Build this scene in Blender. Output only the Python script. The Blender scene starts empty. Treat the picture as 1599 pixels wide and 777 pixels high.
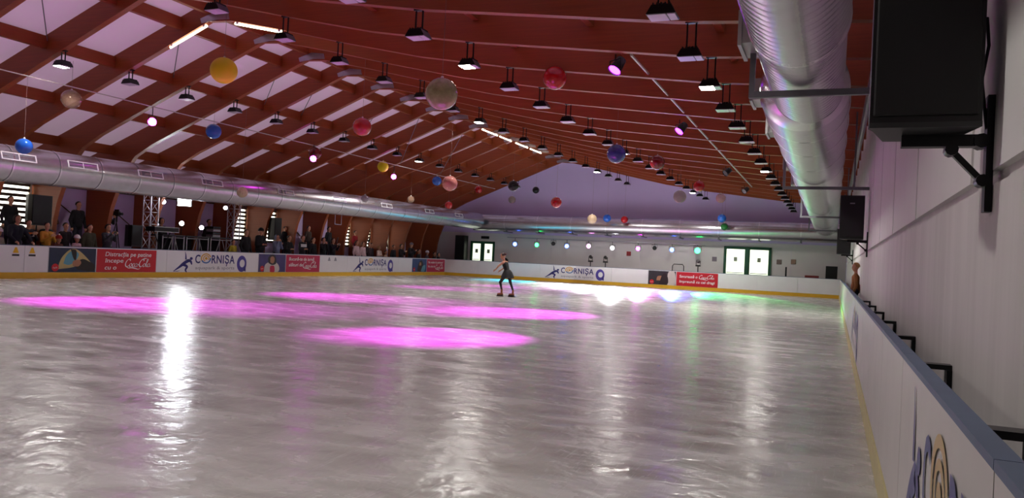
import bpy, bmesh, math, random
import numpy as np
from mathutils import Vector, Matrix
random.seed(7)
PI = math.pi
scene = bpy.context.scene
COL = scene.collection

# ------------------------------------------------------------------ camera
cam_d = bpy.data.cameras.new('camera'); cam = bpy.data.objects.new('camera', cam_d); COL.objects.link(cam)
cam_d.sensor_width = 36.0; cam_d.lens = 27.335; cam_d.clip_start = 0.05; cam_d.clip_end = 300
wx = Vector((0.923, 0.041, -0.383)); wy = Vector((0.382, 0.027, 0.924))
wx = Vector((0.92294, 0.04117, -0.38275)).normalized(); wy = Vector((0.38212, 0.02700, 0.92371)).normalized()
wy = (wy - wx * wy.dot(wx)).normalized(); wz = -wx.cross(wy)
if wz.y > 0: wz = -wz
right = Vector((wx[0], wy[0], wz[0])); down = Vector((wx[1], wy[1], wz[1])); fwd = Vector((wx[2], wy[2], wz[2]))
up = -down; back = -fwd
cam.matrix_world = Matrix(((right.x, up.x, back.x, 0), (right.y, up.y, back.y, 0), (right.z, up.z, back.z, 1.48), (0, 0, 0, 1)))
scene.camera = cam

# ------------------------------------------------------------------ world / exposure
WORLD = 0.6
w = bpy.data.worlds.new('world'); scene.world = w; w.use_nodes = True
w.node_tree.nodes['Background'].inputs[0].default_value = (0.90, 0.94, 0.90, 1)
w.node_tree.nodes['Background'].inputs[1].default_value = WORLD
vs = scene.view_settings
vs.view_transform = 'Standard'; vs.look = 'None'; vs.gamma = 1.0; vs.use_curve_mapping = False
vs.exposure = 0.25
cy = scene.cycles
cy.max_bounces = 6; cy.diffuse_bounces = 3; cy.glossy_bounces = 3; cy.transmission_bounces = 3; cy.transparent_max_bounces = 6; cy.sample_clamp_indirect = 6.0

# lamp strengths (watts)
FLOOD_W = 235.0       # a lit ceiling floodlight
STAGE_FLOOD_W = 170.0
SPOT_W = 2.7          # multiplier for coloured spots

# ------------------------------------------------------------------ helpers
def s2l(c):
    return tuple(((v/255)/12.92 if v/255 <= 0.04045 else ((v/255+0.055)/1.055)**2.4) for v in c)

MATS = {}
def mat(name, col, rough=0.6, metal=0.0, var=0.12, scale=4.0, bump=0.0, emit=None, estr=0.0, stretch=(1, 1, 1), spec=0.5, coat=0.0, alpha=1.0, trans=0.0, col2=None):
    if name in MATS: return MATS[name]
    m = bpy.data.materials.new(name); m.use_nodes = True
    nt = m.node_tree; N = nt.nodes; L = nt.links
    b = N['Principled BSDF']
    c = s2l(col)
    b.inputs['Roughness'].default_value = rough; b.inputs['Metallic'].default_value = metal
    b.inputs['Specular IOR Level'].default_value = spec
    b.inputs['Coat Weight'].default_value = coat
    b.inputs['Alpha'].default_value = alpha
    b.inputs['Transmission Weight'].default_value = trans
    tc = N.new('ShaderNodeTexCoord'); mp = N.new('ShaderNodeMapping'); mp.inputs['Scale'].default_value = stretch
    no = N.new('ShaderNodeTexNoise'); no.inputs['Scale'].default_value = scale; no.inputs['Detail'].default_value = 4
    L.new(tc.outputs['Object'], mp.inputs[0]); L.new(mp.outputs[0], no.inputs['Vector'])
    mx = N.new('ShaderNodeMix'); mx.data_type = 'RGBA'
    c2 = s2l(col2) if col2 else tuple(min(1, v*(1+var)) for v in c)
    c1 = c if col2 else tuple(v*(1-var) for v in c)
    mx.inputs[6].default_value = (*c1, 1); mx.inputs[7].default_value = (*c2, 1)
    L.new(no.outputs['Fac'], mx.inputs[0]); L.new(mx.outputs[2], b.inputs['Base Color'])
    if bump > 0:
        bp = N.new('ShaderNodeBump'); bp.inputs['Strength'].default_value = bump; bp.inputs['Distance'].default_value = 0.02
        L.new(no.outputs['Fac'], bp.inputs['Height']); L.new(bp.outputs[0], b.inputs['Normal'])
    if emit:
        b.inputs['Emission Color'].default_value = (*s2l(emit), 1); b.inputs['Emission Strength'].default_value = estr
    MATS[name] = m
    return m

class MB:
    def __init__(s): s.v = []; s.f = []; s.m = []; s.sm = []
    def add(s, vs, fs, mi=0, smooth=False, M=None):
        o = len(s.v)
        for p in vs:
            p = Vector(p); s.v.append(tuple(M @ p if M else p))
        for f in fs: s.f.append([i+o for i in f]); s.m.append(mi); s.sm.append(smooth)
        return s
    def box(s, a, b, mi=0, M=None):
        (x0, y0, z0), (x1, y1, z1) = a, b
        x0, x1 = min(x0, x1), max(x0, x1); y0, y1 = min(y0, y1), max(y0, y1); z0, z1 = min(z0, z1), max(z0, z1)
        return s.add([(x0,y0,z0),(x1,y0,z0),(x1,y1,z0),(x0,y1,z0),(x0,y0,z1),(x1,y0,z1),(x1,y1,z1),(x0,y1,z1)],
              [(0,3,2,1),(4,5,6,7),(0,1,5,4),(1,2,6,5),(2,3,7,6),(3,0,4,7)], mi, False, M)
    def bevbox(s, a, b, r, mi=0, M=None):
        # box with chamfered vertical+horizontal edges
        bm = bmesh.new(); bmesh.ops.create_cube(bm, size=1)
        for v in bm.verts: v.co = Vector([a[i]+(b[i]-a[i])*(v.co[i]+.5) for i in range(3)])
        bmesh.ops.bevel(bm, geom=bm.edges[:], offset=r, segments=2, affect='EDGES', profile=.5)
        bm.normal_update(); bm.verts.index_update()
        s.add([v.co for v in bm.verts], [[v.index for v in f.verts] for f in bm.faces], mi, False, M); bm.free(); return s
    def prism(s, poly, axis, t0, t1, mi=0, M=None):
        # poly: 2D pts; axis 'y' -> (x,z) extruded in y ; 'x' -> (y,z); 'z' -> (x,y)
        def P(p, t): return {'y': (p[0], t, p[1]), 'x': (t, p[0], p[1]), 'z': (p[0], p[1], t)}[axis]
        n = len(poly); ar = sum(poly[i][0]*poly[(i+1)%n][1]-poly[(i+1)%n][0]*poly[i][1] for i in range(n))
        pl = poly if ar > 0 else poly[::-1]
        vs = [P(p, t0) for p in pl]+[P(p, t1) for p in pl]
        fs = [list(range(n)), list(range(2*n-1, n-1, -1))]+[[i, i+n, (i+1)%n+n, (i+1)%n] for i in range(n)]
        if axis != 'y': fs = [f[::-1] for f in fs]
        return s.add(vs, fs, mi, False, M)
    def rings(s, rings, mi=0, smooth=True, cap=True, M=None):
        n = len(rings[0]); vs = [p for r in rings for p in r]; fs = []
        for k in range(len(rings)-1):
            for i in range(n): fs.append([k*n+i, k*n+(i+1)%n, (k+1)*n+(i+1)%n, (k+1)*n+i])
        s.add(vs, fs, mi, smooth, M)
        if cap:
            s.add(rings[0], [list(range(n-1, -1, -1))], mi, False, M); s.add(rings[-1], [list(range(n))], mi, False, M)
        return s
    def tube(s, pts, rad, n=8, mi=0, smooth=True, M=None, cap=True):
        pts = [Vector(p) for p in pts]; rs = rad if isinstance(rad, (list, tuple)) else [rad]*len(pts)
        R = []; u = None
        for i, p in enumerate(pts):
            d = (pts[min(i+1, len(pts)-1)]-pts[max(i-1, 0)]).normalized()
            if u is None:
                u = d.orthogonal().normalized()
            u = (u-d*u.dot(d))
            u = u.normalized() if u.length > 1e-6 else d.orthogonal().normalized()
            v = d.cross(u)
            R.append([p+(u*math.cos(2*PI*k/n)+v*math.sin(2*PI*k/n))*rs[i] for k in range(n)])
        return s.rings(R, mi, smooth, cap, M)
    def sphere(s, c, r, nu=16, nv=10, mi=0, M=None):
        r3 = r if isinstance(r, (tuple, list)) else (r, r, r); c = Vector(c)
        vs = [c+Vector((0, 0, -r3[2]))]
        for j in range(1, nv):
            a = -PI/2+PI*j/nv
            for i in range(nu): vs.append(c+Vector((r3[0]*math.cos(a)*math.cos(2*PI*i/nu), r3[1]*math.cos(a)*math.sin(2*PI*i/nu), r3[2]*math.sin(a))))
        vs.append(c+Vector((0, 0, r3[2]))); fs = []
        for i in range(nu): fs.append([0, 1+(i+1)%nu, 1+i])
        for j in range(nv-2):
            for i in range(nu): fs.append([1+j*nu+i, 1+j*nu+(i+1)%nu, 1+(j+1)*nu+(i+1)%nu, 1+(j+1)*nu+i])
        L = len(vs)-1
        for i in range(nu): fs.append([L, 1+(nv-2)*nu+i, 1+(nv-2)*nu+(i+1)%nu])
        return s.add(vs, fs, mi, True, M)
    def mesh(s, name):
        me = bpy.data.meshes.new(name); me.from_pydata(s.v, [], s.f)
        me.polygons.foreach_set('material_index', s.m); me.polygons.foreach_set('use_smooth', s.sm)
        me.update(); return me

def obj(name, mb, mats, parent=None, loc=None, M=None):
    me = mb.mesh(name) if isinstance(mb, MB) else mb
    if mats is not None and not me.materials:
        for m in (mats if isinstance(mats, (list, tuple)) else [mats]): me.materials.append(m)
    o = bpy.data.objects.new(name, me); COL.objects.link(o)
    if parent: o.parent = parent
    if M is not None: o.matrix_local = M
    if loc is not None: o.location = loc
    return o
def tag(o, label, cat, group=None):
    o['label'] = label; o['category'] = cat
    if group: o['group'] = group
    return o
def thing(name, label, cat, loc=(0, 0, 0), rz=0, group=None):
    o = bpy.data.objects.new(name, None); COL.objects.link(o); o.empty_display_size = .1
    o.location = loc; o.rotation_euler = (0, 0, rz)
    return tag(o, label, cat, group)
def struct(name, mb, mats, parent=None):
    o = obj(name, mb, mats, parent)
    if not parent: o['kind'] = 'structure'
    return o
def empty_struct(name, loc=(0, 0, 0)):
    o = bpy.data.objects.new(name, None); COL.objects.link(o); o.location = loc; o['kind'] = 'structure'; return o
def lamp(name, kind, loc, energy, color=(1, 1, 1), parent=None, aim=None, size=.1, spot=None, blend=.6):
    d = bpy.data.lights.new(name, kind); d.energy = energy; d.color = color
    if kind in ('POINT', 'SPOT'): d.shadow_soft_size = size
    if kind == 'SPOT': d.spot_size = spot; d.spot_blend = blend
    o = bpy.data.objects.new(name, d); COL.objects.link(o)
    if parent: o.parent = parent
    o.location = loc
    if aim is not None: o.rotation_euler = Vector(aim).to_track_quat('-Z', 'Y').to_euler()
    return o
ORD = ['first', 'second', 'third', 'fourth', 'fifth', 'sixth', 'seventh', 'eighth', 'ninth', 'tenth', 'eleventh', 'twelfth', 'thirteenth', 'fourteenth', 'fifteenth', 'sixteenth', 'seventeenth', 'eighteenth']

# ------------------------------------------------------------------ dimensions
XL, XR = -26.4, 0.68          # side walls
YF, YN = 48.7, -5.6           # far and near walls
BL, BR, BF, BN = -24.1, 0.345, 46.6, -3.2   # ice-side faces of the boards
RX = -16.5                    # ridge
Y0, DY = 16.85, 2.185         # glulam frames
def FY(k): return Y0+DY*k
RBOT = [(-16.5, 7.66), (-15.7, 7.62), (-13.9, 7.24), (-11.9, 6.78), (-9.65, 6.30), (-7.2, 5.92), (-5, 5.66), (-2.5, 5.36), (0.68, 5.16)]
LBOT = [(-23.2, 4.92), (-24.0, 4.50), (-24.5, 3.95), (-24.82, 3.3), (-25.1, 2.6), (-25.24, 2.0), (-25.3, 1.3), (-25.32, 0.0)]
def rbot(x):
    for (a, b), (c, d) in zip(RBOT, RBOT[1:]):
        if a <= x <= c: return b+(d-b)*(x-a)/(c-a)
def zceil(x):
    return 8.27-.385*(RX-x) if x < RX else (8.27+(rbot(max(x, -15.7))+.82-8.27)*min(1, (x-RX)/2.6))
def lbot(x): return 7.66-.409*(RX-x)

# ------------------------------------------------------------------ materials of the setting
def ice_material():
    m = bpy.data.materials.new('wet_ice'); m.use_nodes = True; nt = m.node_tree; N = nt.nodes; L = nt.links
    b = N['Principled BSDF']; tc = N.new('ShaderNodeTexCoord')
    def noise(scale, detail=5, stretch=(1, 1, 1), dist=0.0, rotz=0.0):
        mp = N.new('ShaderNodeMapping'); mp.inputs['Scale'].default_value = stretch; mp.inputs['Rotation'].default_value = (0, 0, rotz)
        n = N.new('ShaderNodeTexNoise'); n.inputs['Scale'].default_value = scale; n.inputs['Detail'].default_value = detail; n.inputs['Distortion'].default_value = dist
        L.new(tc.outputs['Object'], mp.inputs[0]); L.new(mp.outputs[0], n.inputs['Vector']); return n
    def ramp(src, p0, p1, c0, c1):
        r = N.new('ShaderNodeValToRGB'); r.color_ramp.elements[0].position = p0; r.color_ramp.elements[1].position = p1
        r.color_ramp.elements[0].color = (*c0, 1); r.color_ramp.elements[1].color = (*c1, 1); L.new(src, r.inputs[0]); return r
    blot = noise(1.6, 10, (.7, 1.7, 1), .35, .5); fine = noise(5, 2.5, (1, 1, 1), .4); scr = noise(5, 4, (6, .45, 1), 2.0, 1.1); scr2 = noise(5, 4, (6, .5, 1), 2.0, -.7)
    base = ramp(blot.outputs['Fac'], .28, .72, (.40, .398, .368), (.64, .638, .598))
    sc = ramp(scr.outputs['Fac'], .60, .70, (0, 0, 0), (1, 1, 1)); sc2 = ramp(scr2.outputs['Fac'], .62, .72, (0, 0, 0), (1, 1, 1))
    add = N.new('ShaderNodeMath'); add.operation = 'MAXIMUM'; L.new(sc.outputs[0], add.inputs[0]); L.new(sc2.outputs[0], add.inputs[1])
    mul = N.new('ShaderNodeMath'); mul.operation = 'MULTIPLY'; mul.inputs[1].default_value = .38; L.new(add.outputs[0], mul.inputs[0])
    mx = N.new('ShaderNodeMix'); mx.data_type = 'RGBA'; L.new(mul.outputs[0], mx.inputs[0]); L.new(base.outputs[0], mx.inputs[6]); mx.inputs[7].default_value = (.8, .8, .8, 1)
    L.new(mx.outputs[2], b.inputs['Base Color'])
    rr = ramp(blot.outputs['Fac'], .3, .7, (.10,)*3, (.30,)*3)
    ra = N.new('ShaderNodeMath'); ra.operation = 'ADD'; L.new(rr.outputs[0], ra.inputs[0]); 
    fm = N.new('ShaderNodeMath'); fm.operation = 'MULTIPLY'; fm.inputs[1].default_value = .08; L.new(fine.outputs['Fac'], fm.inputs[0]); L.new(fm.outputs[0], ra.inputs[1])
    L.new(ra.outputs[0], b.inputs['Roughness'])
    h = N.new('ShaderNodeMath'); h.operation = 'ADD'; L.new(fine.outputs['Fac'], h.inputs[0]); L.new(blot.outputs['Fac'], h.inputs[1])
    bp = N.new('ShaderNodeBump'); bp.inputs['Strength'].default_value = .3; bp.inputs['Distance'].default_value = .04
    L.new(h.outputs[0], bp.inputs['Height']); L.new(bp.outputs[0], b.inputs['Normal'])
    b.inputs['Specular IOR Level'].default_value = .36
    return m
WOOD = mat('stained_glulam', (138, 64, 20), .5, var=.28, scale=3.0, stretch=(.35, 3, 9), bump=.05)
PURL = mat('stained_purlin', (136, 64, 26), .5, var=.25, scale=4.0, stretch=(4, .4, 4))
PANEL = mat('pale_ceiling_panel', (232, 214, 232), .7, var=.04, scale=1.2)
def make_translucent(m, col, fac):      # thin milky roof sheet: daylight from the sky above glows through
    nt = m.node_tree; b = nt.nodes['Principled BSDF']; out = nt.nodes['Material Output']
    tr = nt.nodes.new('ShaderNodeBsdfTranslucent'); tr.inputs[0].default_value = (*s2l(col), 1)
    mx = nt.nodes.new('ShaderNodeMixShader'); mx.inputs[0].default_value = fac
    nt.links.new(b.outputs[0], mx.inputs[1]); nt.links.new(tr.outputs[0], mx.inputs[2]); nt.links.new(mx.outputs[0], out.inputs[0])
make_translucent(PANEL, (238, 198, 228), .35)
WALLW = mat('white_plaster', (214, 210, 208), .75, var=.06, scale=1.5, bump=.05)
WALLS = mat('streaked_plaster', (205, 200, 197), .7, var=.2, scale=2.2, stretch=(1, 2.2, .18), bump=.03)
LILAC = mat('pale_gable_board', (206, 190, 230), .7, var=.05, scale=1.0)
DARKWD = mat('dark_panelling', (70, 38, 26), .6, var=.2, scale=3)
STEEL = mat('galvanised_steel', (170, 170, 176), .35, .85, var=.12, scale=8)
BLACK = mat('black_plastic', (10, 10, 11), .45, var=.2, scale=10)
BLACKM = mat('black_metal', (14, 14, 16), .35, .5, var=.2, scale=10)
GREY = mat('grey_metal', (120, 120, 126), .45, .6, var=.15)
CONC = mat('concrete_floor', (110, 106, 102), .8, var=.15, scale=3)

# ------------------------------------------------------------------ floor
struct('floor', MB().box((BL-.02, BN-.02, -.1), (BR+.02, BF+.02, 0)), ice_material())
struct('floor_surround', MB().box((XL, YN, -.3), (XR, YF, -.1)).box((XL, YN, -.1), (BL-.1, YF, .12)).box((BL-.1, BF+.12, -.1), (XR, YF, .12)).box((BL-.1, YN, -.1), (XR, BN-.12, .12)).box((BR+.1, BN-.12, -.1), (XR, BF+.12, .12)), CONC)

# ------------------------------------------------------------------ walls
gable = [(XL, 0), (XR, 0), (XR, 6.2)]+[(x, zceil(x)) for x in (-2, -5, -8, -12, -14, RX)]+[(XL, zceil(XL))]
wf = struct('wall_far', MB().prism(gable, 'y', YF, YF+.2), LILAC)
for i in range(9):
    a = XL+.02+(XR-XL-.04)*i/9; b = XL+.02+(XR-XL-.04)*(i+1)/9
    obj('wall_panel', MB().box((a+.004, YF-.012, .12), (b-.004, YF, 2.98)), WALLW, wf)
struct('wall_near', MB().prism(gable, 'y', YN-.2, YN), WALLW)
wr = struct('wall_right', MB().box((XR+.04, YN, -.1), (XR+.25, YF, 6.2)), WALLS)
ys = [-5.5, -2.2, 1.1, 4.9, 8.05, 11.1, 14.2, 17.3, 20.4, 23.5, 26.6, 29.7, 32.8, 35.9, 39, 42.1, 45.2, 48.6]
obj('plinth_panel', MB().box((XR+.005, -5.5, .12), (XR+.04, 48.6, 1.93)), WALLS, wr)
for a, b in zip(ys, ys[1:]):
    obj('wall_panel', MB().box((XR, a+.04, 2.0), (XR+.04, b-.04, 5.2)), WALLW, wr)
wl = struct('wall_left', MB().box((XL-.2, YN, -.1), (XL, YF, zceil(XL)+.1)), LILAC)

# ------------------------------------------------------------------ roof: frames, purlins, panels
ceil = empty_struct('ceiling')
ltop = [(XL+.001, .12), (XL+.001, zceil(XL)), (RX, 8.26)]
rtop = [(x, zceil(x)-.01) for x in (-15.7, -13.9, -11.9, -9.65, -7.2, -5, -2.5, .68)]
prof = ltop+rtop+[(x, z) for x, z in RBOT[::-1]]+[(x, max(z, .12)) for x, z in LBOT]
beam_me = MB().prism(prof, 'y', -.085, .085).mesh('glulam_frame'); beam_me.materials.append(WOOD)
plate_me = MB().prism([(-16.75, 7.62), (-16.2, 7.68), (-15.75, 7.66), (-15.8, 7.84), (-16.3, 7.9), (-16.8, 7.75)], 'y', -.1, -.087).mesh('ridge_plate'); plate_me.materials.append(STEEL)
for k in range(-10, 15):
    o = bpy.data.objects.new('glulam_frame', beam_me); COL.objects.link(o); o.parent = ceil; o.location = (0, FY(k), 0)
    o = bpy.data.objects.new('ridge_plate', plate_me); COL.objects.link(o); o.parent = ceil; o.location = (0, FY(k), 0)
lp = [-17.55, -20.1, -22.65, -25.2]; rp = [-14.6, -12.1, -9.6, -7.1, -4.6, -2.1]
T = .06
def slab(xa, xb, t0, t1, y0, y1):
    return MB().prism([(xa, zceil(xa)+t0), (xb, zceil(xb)+t0), (xb, zceil(xb)+t1), (xa, zceil(xa)+t1)], 'y', y0, y1)
purl_me = {}; pan_me = {}
for x in lp+rp+[RX]:
    sl = -.385 if x < RX else .15
    me = MB().box((-.07, .085, -.34 if x != RX else -.42), (.07, DY-.085, -.0)).mesh('purlin'); me.materials.append(PURL); purl_me[x] = me
segs = []
xs = sorted(lp+rp+[RX])
edges = [XL]+xs+[XR]
for a, b in zip(edges, edges[1:]):
    me = MB().add([(a, 0, zceil(a)), (b, 0, zceil(b)), (b, DY, zceil(b)), (a, DY, zceil(a))], [(0, 1, 2, 3)]).mesh('ceiling_panel'); me.materials.append(PANEL); pan_me[(a, b)] = me
for k in range(-11, 15):
    for x, me in purl_me.items():
        if k in (-11, 14): continue
        o = bpy.data.objects.new('purlin', me); COL.objects.link(o); o.parent = ceil; o.location = (x, FY(k), zceil(x)-(.03 if x != RX else 0))
    for me in pan_me.values():
        o = bpy.data.objects.new('ceiling_panel', me); COL.objects.link(o); o.parent = ceil; o.location = (0, FY(k), 0)
# diagonal tie rods under the left slope
for k in (-2, 0, 2, 3, 5):
    obj('tie_rod', MB().tube([(-17.7, FY(k)+.1, zceil(-17.7)-.2), (-20.0, FY(k+1)-.1, zceil(-20)-.2)], .014, 6), GREY, ceil)
for k in (6, 8):
    obj('tie_rod', MB().tube([(-17.2, FY(k)+.1, 7.4), (-20.6, FY(k+2), 5.9)], .014, 6), GREY, ceil)

# ------------------------------------------------------------------ windows in the left wall
WGL = mat('daylight_pane', (240, 244, 240), .4, emit=(255, 250, 236), estr=2.6)
SLAT = mat('dark_louvre_slat', (60, 44, 36), .6)
PALEF = mat('pale_window_frame', (226, 214, 180), .5)
wn = 0
def left_window(k, transom=True, z0=1.62, z1=3.15, n=8):
    global wn; wn += 1
    y0, y1 = FY(k)+.14, FY(k+1)-.14
    r = empty_struct('window_%d' % wn, (XL, (y0+y1)/2, z0))
    h = (y1-y0)/2
    obj('pane', MB().box((.01, -h, 0), (.03, h, z1-z0)), WGL, r)
    obj('frame', MB().box((.0, h-.1, -.06), (.09, h, z1-z0+.06)).box((0, -h, -.06), (.09, -h+.1, z1-z0+.06)).box((0, -h, -.06), (.09, h, 0)).box((0, -h, z1-z0), (.09, h, z1-z0+.06)), PALEF, r)
    p = (z1-z0)/n
    me = MB().box((.04, -h+.1, -p*.27), (.13, h-.1, p*.27)).mesh('slat'); me.materials.append(SLAT)
    for i in range(n+1):
        o = bpy.data.objects.new('slat', me); COL.objects.link(o); o.parent = r; o.location = (0, 0, i*p)
    if transom:
        obj('transom_pane', MB().box((.01, -h+.2, z1-z0+.32), (.05, h-.2, z1-z0+.44)), WGL, r)
        obj('transom_rail', MB().box((.0, -h, z1-z0+.08), (.1, h, z1-z0+.28)), DARKWD, r)
for k in (-1, 0, 5, 6): left_window(k)
for k in (9, 10): left_window(k, False)
wn += 1
r = empty_struct('window_%d' % wn, (XL, FY(11)+1.1, 1.6))
obj('pane', MB().box((.01, -.9, 0), (.03, .9, 1.7)), mat('dim_frosted_pane', (230, 230, 225), .5, emit=(240, 238, 225), estr=.7), r)
obj('frame', MB().box((0, .85, -.05), (.07, .95, 1.75)).box((0, -.95, -.05), (.07, -.85, 1.75)).box((0, -.95, 1.7), (.07, .95, 1.78)), PALEF, r)
for k in range(-3, 14):
    if k in (-1, 0, 5, 6): continue
    obj('wall_rail', MB().box((XL, FY(k)+.1, 3.2), (XL+.08, FY(k+1)-.1, 3.42)), DARKWD, wl)
for k in range(-3, 14):
    obj('wall_brace', MB().tube([(XL+.05, FY(k)+.2, 3.1), (XL+.05, FY(k+1)-.3, 2.0)], .02, 6), DARKWD, wl) if k in (1, 2, 7) else None

# spectators' riser behind the left boards
tag(obj('spectator_riser', MB().box((-26.39, 14.0, .12), (-25.36, 22.0, .85)), DARKWD), 'low dark platform under the back row of spectators by the nearest louvred window', 'platform')
tag(obj('spectator_riser', MB().box((-26.39, 28.6, .12), (-25.36, 46.4, .85)), DARKWD), 'long dark platform at the left wall under the farther back row of spectators', 'platform')

# ------------------------------------------------------------------ lettering helpers (flat print)
INK = {}
def ink(name, c): return mat('print_'+name, c, .5, var=.03, scale=3)
NAVY = ink('navy', (44, 42, 120)); PURP = ink('violet', (78, 66, 160)); GREYI = ink('grey', (150, 150, 160)); WHITE = ink('white', (240, 240, 240)); RED = ink('red', (206, 24, 40)); GOLD = ink('gold', (226, 170, 50)); SKYB = ink('skyblue', (70, 120, 180)); YEL = ink('yellow', (240, 190, 30)); INKB = ink('black', (30, 30, 34))
def text_mesh(txt, size, w=None, bold=0.0, shear=0.0, sp=1.0):
    cu = bpy.data.curves.new('txt', 'FONT'); cu.body = txt; cu.size = size; cu.offset = bold*size; cu.shear = shear; cu.space_character = sp; cu.resolution_u = 3
    o = bpy.data.objects.new('txt', cu); COL.objects.link(o)
    dg = bpy.context.evaluated_depsgraph_get(); dg.update()
    me = bpy.data.meshes.new_from_object(o.evaluated_get(dg))
    bpy.data.objects.remove(o); bpy.data.curves.remove(cu)
    co = np.empty(len(me.vertices)*3); me.vertices.foreach_get('co', co); co = co.reshape(-1, 3)
    x0, x1 = co[:, 0].min(), co[:, 0].max(); co[:, 0] -= x0
    if w: co[:, 0] *= w/(x1-x0)
    me.vertices.foreach_set('co', co.ravel()); me.update()
    me.materials.clear(); me.name = 'lettering'
    return me
def catmull(P, n=8):
    P = [Vector(p) for p in P]; out = []
    Q = [P[0]*2-P[1]]+P+[P[-1]*2-P[-2]]
    for i in range(1, len(Q)-2):
        a, b, c, d = Q[i-1:i+3]
        for j in range(n):
            t = j/n; out.append(.5*((2*b)+(c-a)*t+(2*a-5*b+4*c-d)*t*t+(3*b-a-3*c+d)*t**3))
    out.append(P[-1]); return out
def ribbon(mb, pts, wd, mi=0, smooth=True, nib=None, z=0):
    P = catmull(pts) if smooth else [Vector(p) for p in pts]; n = len(P); vs = []
    for i, p in enumerate(P):
        d = (P[min(i+1, n-1)]-P[max(i-1, 0)]).normalized(); q = Vector((-d.y, d.x))
        wi = wd if not isinstance(wd, (list, tuple)) else wd[0]+(wd[-1]-wd[0])*i/(n-1) if len(wd) == 2 else (wd[0]+(wd[1]-wd[0])*2*i/(n-1) if i < (n-1)/2 else wd[1]+(wd[2]-wd[1])*(2*i/(n-1)-1))
        if nib is not None: wi = wi*(.35+.65*abs(q.dot(Vector((math.cos(nib), math.sin(nib))))))
        vs += [(p.x+q.x*wi/2, p.y+q.y*wi/2, z), (p.x-q.x*wi/2, p.y-q.y*wi/2, z)]
    mb.add(vs, [[2*i, 2*i+1, 2*i+3, 2*i+2] for i in range(n-1)], mi)
def ring2(mb, c, ro, ri, mi=0, ro2=None, ri2=None, cin=None, n=32, a0=0, a1=2*PI, z=0):
    ro2 = ro2 or ro; ri2 = ri2 or ri; cin = cin or c; vs = []
    full = abs(a1-a0-2*PI) < 1e-6; m = n if full else n+1
    for i in range(m):
        a = a0+(a1-a0)*i/n
        vs += [(c[0]+ro*math.cos(a), c[1]+ro2*math.sin(a), z), (cin[0]+ri*math.cos(a), cin[1]+ri2*math.sin(a), z)]
    mb.add(vs, [[2*i, 2*((i+1) % m), 2*((i+1) % m)+1, 2*i+1] for i in range(n)], mi)
def disc2(mb, c, r, mi=0, r2=None, n=24, z=0): mb.add([(c[0]+r*math.cos(2*PI*i/n), c[1]+(r2 or r)*math.sin(2*PI*i/n), z) for i in range(n)], [list(range(n))], mi)
def poly2(mb, pts, mi=0, z=0): mb.add([(x, y, z) for x, y in pts], [list(range(len(pts)))], mi)

def script_mesh(width):
    mb = MB(); W = .17; nb = .5
    def C(o): ribbon(mb, [(o+.78, .86), (o+.74, 1.04), (o+.5, 1.12), (o+.2, .85), (o+.08, .45), (o+.2, .12), (o+.45, .02), (o+.72, .2)], W, nib=nb)
    def o_(cx): ribbon(mb, [(cx+.05, .5), (cx-.16, .4), (cx-.2, .18), (cx-.05, .02), (cx+.14, .12), (cx+.18, .36), (cx+.05, .5)], W*.8, nib=nb)
    C(0); o_(1.02)
    ribbon(mb, [(1.62, .42), (1.5, .5), (1.36, .32), (1.36, .1), (1.52, .02), (1.68, .16)], W*.8, nib=nb)
    o_(1.92); ribbon(mb, [(2.1, .48), (2.08, .2), (2.14, .04), (2.26, .14)], W*.8, nib=nb)
    ribbon(mb, [(2.22, .3), (2.42, .34)], W*.7, smooth=False)
    C(2.42); o_(3.42)
    ribbon(mb, [(3.66, .3), (3.92, .95), (3.86, 1.16), (3.76, 1.0), (3.76, .2), (3.86, .03), (3.98, .12)], W*.8, nib=nb)
    o_(4.2); ribbon(mb, [(4.38, .48), (4.36, .2), (4.44, .04), (4.62, .18)], W*.8, nib=nb)
    ribbon(mb, [(.3, .04), (.75, -.16), (1.3, -.12), (1.9, -.22), (2.5, -.34), (2.85, -.16)], [.05, .17, .04])
    ribbon(mb, [(2.75, 1.02), (3.2, 1.22), (3.7, 1.26)], [.12, .16, .04])
    k = width/4.7
    mb.v = [((x+y*.22)*k, y*k, z) for x, y, z in mb.v]
    return mb
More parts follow.
